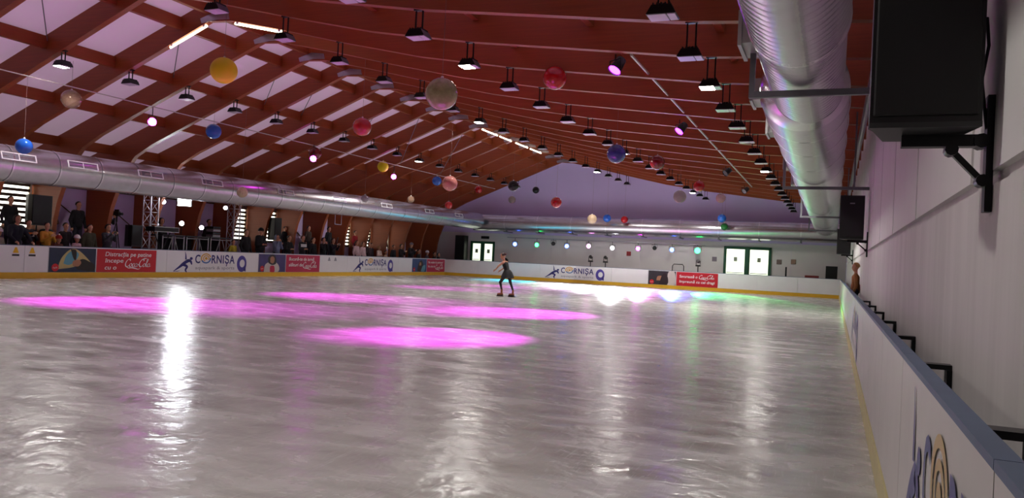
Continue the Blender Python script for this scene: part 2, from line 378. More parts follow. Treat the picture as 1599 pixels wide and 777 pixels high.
def logo_parts(sx, sy, inks):
    NAVY, GOLD, SKYB, GREYI, PURP = inks
    """lettering group, unit height 1 (board height) -> list of (name, mesh/MB, material list)"""
    out = []
    r = MB()   # running figure
    ribbon(r, [(.02, .0), (.30, .22), (.55, .44), (.74, .56)], [.03, .15, .17])
    ribbon(r, [(.70, .58), (.84, .50), (.90, .34)], [.14, .12, .05])
    ribbon(r, [(.48, .34), (.66, .24), (.60, .06), (.66, -.05)], [.14, .10, .05])
    ribbon(r, [(.60, .60), (.58, .84), (.54, 1.0)], [.08, .05, .015])
    ribbon(r, [(.02, -.02), (.2, .0), (.32, .02)], [.01, .03, .01])
    disc2(r, (.86, .66), .075)
    out.append(('runner_emblem', r, [NAVY], 0, 0))
    sw = MB()
    ring2(sw, (0, 0), .27, .21, 0, a0=.3, a1=PI*1.15); ring2(sw, (0, 0), .27, .20, 1, a0=PI*1.15, a1=2*PI+.1)
    ring2(sw, (.01, 0), .17, .12, 0, a0=-.6, a1=PI*1.4); ring2(sw, (.01, 0), .075, .0, 0)
    out.append(('swirl_emblem', sw, [GOLD, SKYB], 1.62, .68))
    for t, x, wd in (('C', 1.06, .26), ('RNIȘA', 1.92, 1.28)):
        out.append(('lettering', text_mesh(t, .62, wd, .02, sp=1.1), [NAVY], x, .43))
    out.append(('lettering', text_mesh('aquapark & sports', .24, 2.12, 0), [GREYI], 1.08, .10))
    rg = MB(); ring2(rg, (0, 0), .28, .15, 0, .46, .22, (.03, .02)); poly2(rg, [(.12, -.4), (.26, -.44), (.24, -.1), (.18, -.2)])
    out.append(('ring_emblem', rg, [PURP], 3.62, .42))
    return [(n, m, ms, x*sx, y*sy) for n, m, ms, x, y in out]
def decal(name, m, mats, parent, M, x, y, z=.004, s=1.0):
    return obj(name, m, mats, parent, M=M @ Matrix.Translation((x, y, z)) @ Matrix.Scale(s, 4))

# ------------------------------------------------------------------ rink boards
BWHITE = mat('white_board_plastic', (240, 240, 242), .32, var=.05, scale=2)
BRIGHTW = mat('worn_board_plastic', (205, 202, 196), .34, var=.12, scale=2.5, stretch=(1, 1, .3))
KICK = mat('yellow_kick_strip', (226, 178, 40), .5, var=.1)
KICKP = mat('pale_kick_strip', (206, 196, 140), .5, var=.2)
CAP = mat('blue_grey_cap', (92, 108, 132), .5, var=.15, scale=6)
HB = 1.06
def boards(label, loc, u, length, seams, bm, km, n):
    """u: unit vector along the run (viewer's left to right), inward normal n"""
    t = thing('rink_boards', label, 'rink boards', loc)
    u = Vector(u); n = Vector(n); z = Vector((0, 0, 1))
    M = Matrix((( u.x, z.x, n.x, 0), (u.y, z.y, n.y, 0), (u.z, z.z, n.z, 0), (0, 0, 0, 1)))
    for a, b in zip(seams, seams[1:]):
        obj('board_panel', MB().box((a+.006, .2, -.04), (b-.006, HB, 0)), bm, t, M=M)
    obj('board_core', MB().box((0, 0.0, -.055), (length, HB, -.04)), BWHITE, t, M=M)
    obj('kick_strip', MB().box((0, 0.0, -.04), (length, .195, .012)), km, t, M=M)
    for a, b in zip(seams, seams[1:]):
        obj('cap_rail', MB().box((a+.003, HB, -.058), (b-.003, HB+.025, .002)), CAP, t, M=M)
    return t, M
def seams(a, b, fixed, pitch=2.0):
    s = []; x = a
    pts = [a]+sorted(fixed)+[b]
    for p, q in zip(pts, pts[1:]):
        n = max(1, round((q-p)/pitch))
        s += [p+(q-p)*i/n for i in range(n)]
    return s+[b]
L0 = BN
lb, LM = boards('long white dasher boards below the spectators with yellow kick strip and adverts', (BL, BN, 0), (0, 1, 0), BF-BN,
    [v for v in seams(0, BF-BN, [y-L0 for y in (17.17, 17.99, 19.81, 22.46, 22.96, 28.2, 30.12, 32.78, 35.2, 40.5, 42.14, 44.02)])], BWHITE, KICK, (1, 0, 0))
fb, FM = boards('white dasher boards across the far end of the ice with yellow kick strip', (BL, BF, 0), (1, 0, 0), BR-BL,
    seams(0, BR-BL, [x-BL for x in (-17.3, -12.6, -10.33, -8.64, -6.19)]), BWHITE, KICK, (0, -1, 0))
rb, RM = boards('worn white dasher boards with blue-grey cap rail beside the right wall', (BR, BF, 0), (0, -1, 0), BF-BN,
    seams(0, BF-BN, [BF-y for y in (12.64, 10.24, 8.2, 6.16, 4.42, 2.0)]), BRIGHTW, KICKP, (-1, 0, 0))
nb, NM = boards('white dasher boards closing the near end of the rink', (BR, BN, 0), (-1, 0, 0), BR-BL, seams(0, BR-BL, []), BWHITE, KICK, (0, 1, 0))

def red_banner(t, M, a, b, lines, redm, script, label):
    """lines: (text, x_frac, y, size, width_frac)"""
    Wd = b-a
    o = obj('advert_banner', MB().box((a, .205, 0), (b, HB-.03, .004)), redm, t, M=M); o['label'] = label
    I = Matrix.Identity(4)
    for tx, xf, y, sz, wf in lines:
        decal('lettering', text_mesh(tx, sz, wf*Wd, .012, .15), [WHITE], o, I, a+xf*Wd, y, .008)
    sx, sy, sw = script
    decal('script_lettering', script_mesh(sw*Wd), [WHITE], o, I, a+sx*Wd, sy, .008)
    return o
def photo(t, M, a, b, bg, blobs, label, logo=True):
    Wd = b-a; hh = HB-.235
    o = obj('advert_photo', MB().box((a, .205, 0), (b, HB-.03, .004)), bg, t, M=M); o['label'] = label
    for i, (m, pts) in enumerate(blobs):
        mb = MB(); C = catmull([Vector(p) for p in pts+[pts[0]]], 5)[:-1]
        poly2(mb, [(a+p.x*Wd, .205+p.y*hh) for p in C], 0, .006+i*.0012)
        obj('photo_shape', mb, m, o)
    if logo:
        mb = MB(); disc2(mb, (a+.1*Wd+.06, .36), .13, 0, z=.016)
        q = obj('round_badge', mb, RED, o)
        decal('script_lettering', script_mesh(.17), [WHITE], o, Matrix.Identity(4), a+.1*Wd-.03, .34, .018)
    return o
REDB = mat('banner_red', (196, 22, 40), .45, var=.06); MAGB = mat('banner_crimson', (190, 24, 74), .45, var=.06)
PB1 = mat('photo_deepblue', (30, 44, 74), .4, var=.5, scale=1.6); PB2 = mat('photo_violet', (62, 50, 110), .4, var=.4, scale=2); PB3 = mat('photo_blue', (38, 74, 130), .4, var=.4, scale=2); PB4 = mat('photo_dark', (46, 44, 50), .4, var=.5, scale=2)
TEAL = mat('photo_teal', (96, 160, 178), .4, var=.2, scale=2); SAND = mat('photo_sand', (196, 180, 120), .4, var=.2, scale=2); FACE = mat('photo_skin', (176, 124, 92), .4, var=.15); HAIRB = mat('photo_darkhair', (34, 24, 24), .4, var=.3); CREAM = mat('photo_cream', (206, 196, 190), .4, var=.12)
red_banner(lb, LM, 19.83-L0, 22.44-L0, [('Distracția pe patine', .13, .78, .22, .78), ('începe', .13, .55, .22, .3), ('cu o', .13, .30, .22, .19)], REDB, (.45, .40, .46), 'red banner with three white lines and a white script logo')
red_banner(lb, LM, 30.14-L0, 32.76-L0, [('Bucură-te de iarnă', .08, .76, .22, .74), ('alături de', .08, .48, .22, .4)], MAGB, (.48, .42, .44), 'crimson banner with two slanted white lines and a script logo')
red_banner(lb, LM, 44.04-L0, 46.5-L0, [('Ne vedem la patinoar!', .06, .76, .2, .84), ('Nu uita de', .06, .50, .2, .38)], MAGB, (.46, .40, .46), 'crimson banner at the far corner with white script logo')
red_banner(fb, FM, -8.62-BL, -6.21-BL, [('Savurează o', .07, .70, .22, .44), ('împreună cu cei dragi', .07, .40, .22, .86)], REDB, (.54, .68, .38), 'red banner on the end boards with white script logo')
photo(lb, LM, 18.01-L0, 19.79-L0, PB1, [(SAND, [(.2, .12), (.22, .4), (.3, .7), (.45, .95), (.62, .9), (.85, .5), (.95, .2), (.7, .35), (.5, .2)]), (TEAL, [(.3, .35), (.36, .7), (.5, .9), (.62, .75), (.55, .45), (.42, .3)]), (HAIRB, [(.6, .1), (.55, .35), (.7, .55), (.85, .45), (.98, .3), (.95, .05)]), (HAIRB, [(.44, .95), (.5, .6), (.56, .5), (.56, .9)]), (FACE, [(.5, .25), (.5, .45), (.62, .52), (.68, .4), (.62, .24)])], 'blue photo print of a person drinking')
photo(lb, LM, 28.22-L0, 30.10-L0, PB2, [(CREAM, [(.2, .0), (.24, .4), (.4, .56), (.62, .56), (.76, .3), (.7, .0)]), (HAIRB, [(.36, .5), (.34, .8), (.46, .98), (.6, .9), (.64, .5), (.5, .4)]), (FACE, [(.42, .55), (.42, .8), (.5, .88), (.57, .78), (.56, .55), (.5, .48)]), (MAGB, [(.42, .0), (.42, .3), (.5, .36), (.58, .3), (.58, .0)])], 'violet photo print of a woman in a pale coat')
photo(lb, LM, 42.16-L0, 44.0-L0, PB3, [(HAIRB, [(.35, .05), (.42, .6), (.6, .9), (.75, .6), (.7, .05)]), (TEAL, [(.6, .05), (.72, .45), (.9, .5), (.85, .05)]), (FACE, [(.48, .5), (.5, .72), (.6, .7), (.6, .5)])], 'blue photo print of a dark haired person')
photo(fb, FM, -10.31-BL, -8.66-BL, PB4, [(CREAM, [(.7, .0), (.72, .9), (.95, .95), (.98, .0)]), (FACE, [(.3, .3), (.34, .6), (.5, .62), (.55, .35)]), (HAIRB, [(.4, .05), (.5, .7), (.62, .85), (.72, .5), (.7, .05)])], 'dark photo print of two people close together')
INKS = (NAVY, GOLD, SKYB, GREYI, PURP)
FADED = (ink('worn_navy', (92, 96, 140)), ink('worn_gold', (196, 170, 122)), ink('worn_blue', (140, 150, 170)), ink('worn_grey', (170, 168, 168)), ink('worn_violet', (110, 106, 150)))
for t, M, x, y, sx, sy, ik in ((lb, LM, 23.3-L0, .24, 1.06, .78, INKS), (lb, LM, 35.75-L0, .24, 1.06, .78, INKS), (fb, FM, -16.95-BL, .26, 1.0, .76, INKS), (rb, RM, BF-4.15, .25, .8, .76, FADED), (rb, RM, BF-15.2, .25, .9, .74, FADED)):
    for n, m, ms, dx, dy in logo_parts(sx, sy, ik):
        obj(n, m, ms, t, M=M @ Matrix.Translation((x+dx, y+dy, .005)) @ Matrix.Diagonal((sx, sy, 1, 1)))
for y in (16.87, 17.42):
    s = MB(); poly2(s, [(-.1, .04), (.1, .04), (.03, .22), (-.03, .22)], 0); poly2(s, [(-.12, -.06), (.12, -.06), (.12, .0), (-.12, .0)], 1)
    decal('warning_sticker', s, [YEL, INKB], lb, LM, y-L0, .78, .005)
for y in (33.56, 34.1):
    s = MB(); poly2(s, [(-.12, -.06), (.12, -.06), (.04, .12), (-.04, .12)], 0)
    decal('faded_sticker', s, [GREYI], lb, LM, y-L0, .84, .005)

# brackets bracing the right boards to the wall
for i, y in enumerate((1.0, 3.25, 5.4, 7.65, 9.9, 12.1, 14.3, 16.5)):
    t = thing('board_bracket', 'dark steel angle bracket tying the right boards to the wall, %s from the front' % ORD[i], 'bracket', (XR, y, .9), 0, 'board brackets along the right wall')
    obj('arm', MB().box((-.285, -.05, .02), (.003, .05, .05)), BLACKM, t)
    obj('wall_flange', MB().box((-.025, -.06, -.16), (.003, .06, .02)), BLACKM, t)

# ------------------------------------------------------------------ air ducts
DUCT = mat('spiral_duct_metal', (196, 194, 200), .27, .92, var=.16, scale=5, bump=.12)
DUCTR = mat('bright_duct_ring', (222, 220, 224), .22, .95, var=.1, scale=8)
OUTL = mat('sheet_metal_outlet', (186, 186, 184), .45, .6, var=.12, scale=6)
WFR = mat('white_grille_frame', (235, 230, 235), .4, var=.03); GRB = mat('grille_grey', (120, 112, 124), .5, .5, var=.2, scale=12)  # plain grey metal mesh inside the white frames
def circ(c, r, axis, n=40):
    if axis == 'y': return [(c[0]+r*math.cos(2*PI*i/n), c[1], c[2]+r*math.sin(2*PI*i/n)) for i in range(n)]
    return [(c[0], c[1]+r*math.cos(2*PI*i/n), c[2]+r*math.sin(2*PI*i/n)) for i in range(n)]
# left duct (slightly falling towards the camera)
LDX = -22.0; LDR = .53
def ldz(y): return 3.44+(y-15)*.0085
lo = Vector((LDX, 14, 0))
t = thing('air_duct', 'long silver round air duct hanging over the left boards with white grilles', 'duct', (LDX, 20, 2.9))
yy = [-4.0]
while yy[-1] < 46.6: yy.append(yy[-1]+1.45)
for i, (a, b) in enumerate(zip(yy, yy[1:])):
    k = 6; R = []
    for j in range(k+1):
        y = a+(b-a)*j/k; R.append(circ((0, y-20, ldz(y)-2.9), LDR-.004*(j in (0, k)), 'y'))
    obj('duct_segment', MB().rings(R[::-1], 0, True, False), DUCT, t)
    obj('joint_ring', MB().rings([circ((0, b-20+d, ldz(b)-2.9), LDR+.012, 'y') for d in (.025, -.025)], 0, True, False), DUCTR, t)
GY = [9.6, 12.3, 15.0, 17.05, 19.62, 22.45, 26.67, 30.55, 34.68, 39.3, 43.1]
for y in GY:
    c = Vector((0, y-20, ldz(y)-2.9)); hw = .52; ang = .12; R = LDR
    g = MB()
    def pt(a, yy, r): return (r*math.cos(a), yy, r*math.sin(a))
    def bar(a0, a1, y0, y1, mi=0, r0=R-.01, r1=R+.022):
        vs = [pt(a, q, rr) for rr in (r0, r1) for a, q in ((a0, y0), (a0, y1), (a1, y1), (a1, y0))]
        g.add(vs, [(3,2,1,0),(4,5,6,7),(0,1,5,4),(1,2,6,5),(2,3,7,6),(3,0,4,7)], mi)
    A0, A1 = ang, ang+.42
    bar(A0, A0+.045, -hw, hw); bar(A1-.045, A1, -hw, hw); bar(A0, A1, -hw, -hw+.03); bar(A0, A1, hw-.03, hw); bar(A0, A1, -.012, .012)
    go = obj('grille_frame', g, WFR, t, loc=c)
    g = MB(); bar(A0+.03, A1-.03, -hw+.02, hw-.02, 0, R-.02, R+.006); obj('grille_mesh', g, GRB, go)
# far duct
FDY, FDZ, FDR = 47.75, 3.66, .56
t = thing('air_duct', 'silver round air duct running across the far wall above the coloured lights', 'duct', (-11, FDY, FDZ-FDR))
xx = [-22.6, -20.2, -17.9, -15.6, -13.3, -11.0, -8.7, -6.4, -4.1, -1.8, .2]
for a, b in zip(xx, xx[1:]):
    obj('duct_segment', MB().rings([circ((a+11+(b-a)*j/4, 0, FDR), FDR-.004*(j in (0, 4)), 'x') for j in range(5)], 0, True, a < -22 or b > 0), DUCT, t)
    obj('joint_ring', MB().rings([circ((b+11+d, 0, FDR), FDR+.014, 'x') for d in (-.03, .03)], 0, True, False), DUCTR, t)
    obj('support_strap', MB().box((b+11-.03, -FDR-.03, -.05), (b+11+.03, YF-FDY-.002, .0)), GREY, t)
# right duct: corrugated sleeve, reducer, wide pipe
RDX = -.42
t = thing('air_duct', 'large silver air duct along the right wall with corrugated sleeve and wider far pipe', 'duct', (RDX, 20, 3.46))
def rd(name, seq, m, sm=True):   # seq: (y, r, dx)
    obj(name, MB().rings([circ((dx, y-20, r+.015), r, 'y', 48 if sm else 96) for y, r, dx in seq][::-1], 0, sm, False), m, t)
rd('duct_segment', [(-4, .47, 0), (0, .47, 0), (5.9, .47, 0)], DUCT)
rd('joint_ring', [(5.84, .47, 0), (5.86, .515, 0), (5.98, .515, 0), (6.0, .47, 0)], DUCTR)
cor = []; y = 6.0
while y < 8.0: cor += [(y, .44, 0), (y+.07, .44, 0), (y+.075, .472, 0), (y+.11, .48, 0), (y+.145, .472, 0)]; y += .15
rd('corrugated_sleeve', cor, DUCT, False)
rd('joint_ring', [(8.0, .46, 0), (8.04, .49, 0), (8.1, .49, 0), (8.14, .46, 0)], DUCTR)
cor = []; y = 8.14
while y < 11.2: cor += [(y, .425, 0), (y+.07, .425, 0), (y+.075, .45, 0), (y+.11, .455, 0), (y+.145, .45, 0)]; y += .15
rd('corrugated_sleeve', cor, DUCT, False)
rd('reducer_cone', [(11.2, .45, 0), (11.35, .56, -.04), (11.9, .62, -.08)], DUCTR)
prev = 11.9
for y in (13.0, 14.6, 16.8, 19.4, 22.4, 26, 30, 34, 38, 42, 45.6, 47.06):
    rd('duct_segment', [(prev, .62, -.08), ((prev+y)/2, .62, -.08), (y, .62, -.08)], DUCT)
    rd('joint_ring', [(y-.04, .625, -.08), (y-.02, .645, -.08), (y+.02, .645, -.08), (y+.04, .625, -.08)], DUCTR)
    prev = y
obj('end_cap', MB().prism([(.0-.08+.6*math.cos(2*PI*i/32), .635+.6*math.sin(2*PI*i/32)) for i in range(32)], 'y', 27.04, 27.08), DUCT, t)
for y, dx, r in ((5.6, 0, .45), (8.9, 0, .44), (12.6, -.08, .6), (15.6, -.08, .6), (21, -.08, .6), (25, -.08, .6)):
    x1 = dx-r+.06
    obj('side_outlet', MB().box((x1-.22, y-20-.32, r-.02), (x1, y-20+.32, r+.3)), OUTL, t)
    obj('outlet_lip', MB().box((x1-.25, y-20-.35, r-.05), (x1-.21, y-20+.35, r+.33)), OUTL, t)
for i, (y, x0) in enumerate(((9.05, -.96), (19.5, -1.2), (30.0, -1.2), (40.0, -1.2))):
    b = thing('duct_hanger', 'grey square-tube frame carrying the right duct from the wall, %s from the front' % ORD[i], 'bracket', (0, y, 3.42), 0, 'hangers of the right duct')
    obj('crossbar', MB().box((x0, -.03, -.04), (XR+.002, .03, .03)), GREY, b)
    obj('hanger_rod', MB().box((x0, -.03, .03), (x0+.06, .03, rbot(x0)-3.42)), GREY, b)
    obj('hanger_rod', MB().box((.34, -.02, .03), (.38, .02, rbot(.36)-3.42)), GREY, b)
# thin service pipe behind the right duct
tag(obj('service_pipe', MB().tube([(.45, -5, 4.55), (.45, 47, 4.55)], .06, 10), STEEL), 'thin grey pipe running between the right duct and the wall', 'pipe')

# ------------------------------------------------------------------ ceiling floodlights
LENS_ON = mat('lit_flood_glass', (255, 255, 250), .3, emit=(255, 252, 238), estr=26.0)
LENS_OFF = mat('unlit_flood_glass', (214, 204, 226), .22, var=.05)  # pale lilac of the reflected ice put into the glass colour
fl_parts = {}
def flood_meshes():
    hs = MB().prism([(-.2, 0), (.2, 0), (.13, .12), (-.13, .12)], 'y', -.16, .16)
    hs.box((-.05, -.05, .12), (.05, .05, .17))
    for j in range(5): hs.box((-.12+.055*j, -.14, .115), (-.105+.055*j, .14, .155))
    ln = MB().box((-.185, -.145, -.012), (.065, .145, .004)); ln2 = MB().box((.08, -.145, -.012), (.185, .145, .004))
    h = hs.mesh('housing'); h.materials.append(BLACKM)
    on = ln.mesh('glass'); on.materials.append(LENS_ON); off = MB().box((-.185, -.145, -.012), (.065, .145, .004)).mesh('glass'); off.materials.append(LENS_OFF)
    l2 = ln2.mesh('side_glass'); l2.materials.append(LENS_OFF)
    return h, on, off, l2
FH, FON, FOFF, FL2 = flood_meshes()
def child(name, me, parent, loc=(0, 0, 0)):
    o = bpy.data.objects.new(name, me); COL.objects.link(o); o.parent = parent; o.location = loc; return o
def floodlight(x, y, z, ztop, lit, label, group, power=1.0, tilt=0.0):
    t = thing('floodlight', label, 'floodlight', (x, y, z), 0, group)
    t.rotation_euler = (0, tilt, 0)
    child('housing', FH, t); child('glass', FON if lit else FOFF, t); child('side_glass', FL2, t)
    hgt = ztop-z
    for s in (-1, 1):
        obj('hanger', MB().box((s*.07-.012, -.012, .1), (s*.07+.012, .012, hgt+.03)), BLACKM, t)
    obj('hanger_plate', MB().box((-.1, -.05, hgt-.01), (.1, .05, hgt+.02)), BLACKM, t)
    if lit: lamp('flood_lamp', 'SPOT', (0, 0, -.05), FLOOD_W*power, (1, .97, .92), t, (0, 0, -1), .16, math.radians(165), .5)
    return t
rows = [  # rows run on out of view; nearest lit ones added for ambient light
 ('in the row by the right duct', -2.25, 4.78, range(-6, 15), {-6, -1, 5}),
 ('in the row left of the pale rail', -7.25, 5.42, range(-6, 15), {-6, -1, 5, 12}),
 ('in the row beside the roof ridge', -12.1, 6.28, range(-6, 15), {-5, 4, 11}),
 ('under the left roof slope', -19.5, 6.02, range(-6, 15), {-5, -1, 8}),
]
for nm, x, z, ks, lit in rows:
    vis = [k for k in ks]; first = -3 if x > -10 else (-2 if x > -15 else -1)
    for k in ks:
        zt = rbot(x) if x > RX else lbot(x)
        pos = '%s of the unseen ones' % ORD[first-k-1] if k < first else '%s from the front' % ORD[k-first]
        lab = '%s floodlight %s, %s' % ('lit white' if k in lit else 'unlit black', nm, pos)
        floodlight(x, FY(k)+.02, z, zt, k in lit, lab, 'floodlights '+nm, 2.8 if k >= 4 else (2.0 if x < -15 and k > -3 else (.9 if x > -3 else .7)))

# ------------------------------------------------------------------ light streaks on the roof timber, built as glowing tubes
STREAK = mat('light_streak_glow', (255, 250, 235), .4, emit=(255, 240, 205), estr=7.0)  # emission stands in for light falling on the timber
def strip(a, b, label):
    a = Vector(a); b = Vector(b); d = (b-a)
    t = thing('light_streak', label, 'light streak', a, 0, 'light streaks on the roof timber')
    obj('streak_glow', MB().tube([(0, 0, 0), d], .035, 8), STREAK, t)
    for f in (.06, .94): obj('clip', MB().box(d*f+Vector((-.04, -.04, -.01)), d*f+Vector((.04, .04, .09))), WFR, t)  # made-up clips at both ends of the streak
strip((-16.62, FY(0)-.02, 7.56), (-17.95, FY(0)-.02, 7.02), 'glowing light streak under a beam left of the ridge above the yellow ball')
strip((-15.6, FY(0)-.02, 7.55), (-13.95, FY(0)-.02, 7.2), 'glowing light streak under a beam right of the ridge')
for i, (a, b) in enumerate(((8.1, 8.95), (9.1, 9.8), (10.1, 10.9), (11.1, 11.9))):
    strip((-16.2, FY(a), 7.62), (-16.2, FY(b), 7.62), 'glowing light streak along the far ridge, %s from the front' % ORD[i])

# ------------------------------------------------------------------ cables and coloured spots
tag(obj('cable', MB().tube([(-20.45, -5, 5.78), (-20.45, 20, 5.72), (-20.45, 46, 5.78)], .018, 6), mat('pale_cable', (190, 176, 178), .5)), 'thin pale cable strung along the left roof slope above the blue balls', 'cable')
tag(obj('light_rail', MB().tube([(-3.92, 15.2, 5.62), (-3.92, 40.2, 5.5)], .028, 8), mat('pale_rail', (206, 200, 196), .35, .5)), 'pale metal rail running lengthwise below the right roof beams', 'rail')
CLR = {'magenta': (255, 66, 255), 'purple': (150, 30, 255), 'pink': (255, 150, 240), 'blue': (70, 110, 255), 'green': (40, 255, 110), 'white': (250, 245, 255), 'cyan': (30, 220, 255)}
def lensmat(c, s): return mat('glow_%s_%d' % (c, s), CLR[c], .3, emit=CLR[c], estr=float(s))
PAR = MB()
for (r0, y0), (r1, y1) in zip([(.06, -.30), (.10, -.28), (.12, -.1), (.13, .0)], [(.10, -.28), (.12, -.1), (.13, .0), (.14, .03)]): pass
PAR.rings([[(r*math.cos(2*PI*i/20), r*math.sin(2*PI*i/20), z) for i in range(20)] for r, z in ((.06, .30), (.10, .28), (.12, .1), (.13, 0), (.14, -.03))][::-1], 0, True, False)
PAR.add([(.06*math.cos(2*PI*i/20), .06*math.sin(2*PI*i/20), .30) for i in range(20)], [list(range(20))])
PAR_ME = PAR.mesh('can'); PAR_ME.materials.append(BLACK)
def par(loc, aim, color, lit, label, group, mount=None, watts=0, spot=.5, estr=25, scale=1.0, blend=1.0, lcol=None, look=None):
    """spot can: aim = target point; mount = z of the support above (or below)"""
    t = thing('spot_light', label, 'stage light', loc, 0, group)
    d = (Vector(aim)-Vector(loc)).normalized(); Q = ((Vector(look)-Vector(loc)).normalized() if look else d).to_track_quat('-Z', 'Y').to_matrix().to_4x4() @ Matrix.Scale(scale, 4)
    child('can', PAR_ME, t).matrix_local = Q
    lm = MB(); lm.add([(.125*math.cos(2*PI*i/20), .125*math.sin(2*PI*i/20), -.012) for i in range(20)], [list(range(19, -1, -1))])
    o = obj('lens', lm, lensmat(color, estr) if lit else mat('dark_lens', (40, 50, 44), .15), t); o.matrix_local = Q
    yk = MB().tube([(-.16, 0, .1), (-.16, 0, -.0), (-.16, 0, .0)], .012, 6)
    h = (mount-loc[2]) if mount is not None else .3; s = 1 if h > 0 else -1
    obj('yoke', MB().tube([(-.17, 0, 0), (-.17, 0, s*.2), (.17, 0, s*.2), (.17, 0, 0)], .014, 6), BLACKM, t, M=Matrix.Rotation(math.atan2(d.x, -d.y), 4, 'Z') @ Matrix.Scale(scale, 4))
    obj('stem', MB().tube([(0, 0, s*.2*scale), (0, 0, h)], .015, 6), BLACKM, t)
    if lit and watts: lamp('spot_lamp', 'SPOT', d*.06, watts*SPOT_W, s2l(CLR[lcol or color]), t, d, .09, spot*1.14, blend)
    return t
par((-20.45, 10.2, 5.3), (-14.3, 13.2, 0), 'magenta', True, 'magenta spot light on the left cable near the left edge, outside the view', 'magenta spots on the left cable', 5.75, 4200, .56, 30)
par((-20.45, 18.6, 5.24), (-13.3, 19.9, 0), 'magenta', True, 'magenta spot light on the left cable, nearest of its three', 'magenta spots on the left cable', 5.73, 5200, .5, 30, look=(-9, 4, 0))
par((-20.3, 26.8, 5.15), (-14.5, 29.5, 0), 'magenta', True, 'magenta spot light on the left cable in front of a red ball', 'magenta spots on the left cable', 5.74, 3000, .6, 30, look=(-9, 4, 0))
par((-20.45, 33.5, 5.15), (-13.5, 35.0, 0), 'magenta', True, 'magenta spot light on the left cable, farthest of its three', 'magenta spots on the left cable', 5.75, 3000, .6, 30, look=(-9, 4, 0))
par((-4.25, 15.24, 5.35), (-6.4, 12.3, 0), 'purple', True, 'purple spot light at the near end of the pale rail', 'purple spots on the right rail', 5.66, 3400, .5, 30, lcol='magenta')
par((-4.25, 22.36, 5.3), (-7.6, 19.0, 0), 'purple', True, 'purple spot light on the pale rail, second from the front', 'purple spots on the right rail', 5.62, 4200, .55, 30, lcol='magenta')
par((-4.25, 32.73, 5.3), (-9, 28, 0), 'purple', False, 'unlit black spot light below the middle of the pale rail', 'purple spots on the right rail', 5.58)
par((-4.25, 39.97, 5.25), (-9, 34, 0), 'purple', False, 'unlit black spot light at the far end of the pale rail', 'purple spots on the right rail', 5.55)

# ------------------------------------------------------------------ coloured balls
BALLC = {'blue': (28, 92, 190), 'navy': (50, 58, 120), 'red': (176, 12, 18), 'darkred': (120, 10, 22), 'yellow': (232, 212, 10), 'black': (12, 12, 16), 'green': (20, 110, 40), 'beige': (190, 160, 120), 'clear': (150, 120, 100), 'pinkclear': (190, 120, 110), 'moon': (190, 180, 120), 'grey': (130, 118, 130)}
def ballmat(c):
    n = 'ball_'+c
    if n in MATS: return MATS[n]
    if c == 'moon': return mat(n, (120, 112, 78), .12, col2=(206, 198, 140), scale=6, coat=.6, alpha=.9)
    if c in ('clear', 'pinkclear', 'grey'): return mat(n, BALLC[c], .1, var=.25, scale=3, coat=.8, alpha=.55)
    if c == 'yellow': return mat(n, BALLC[c], .55, var=.04)
    if c == 'beige': return mat(n, (150, 110, 80), .2, col2=(226, 206, 170), scale=2.2, stretch=(6, 6, .2), coat=.5)
    if c == 'black': return mat(n, (5, 5, 7), .22, var=.1, coat=.2, spec=.3)
    return mat(n, BALLC[c], .12, var=.12, scale=5, coat=.5)
VALVE = mat('ball_valve', (225, 225, 220), .3)
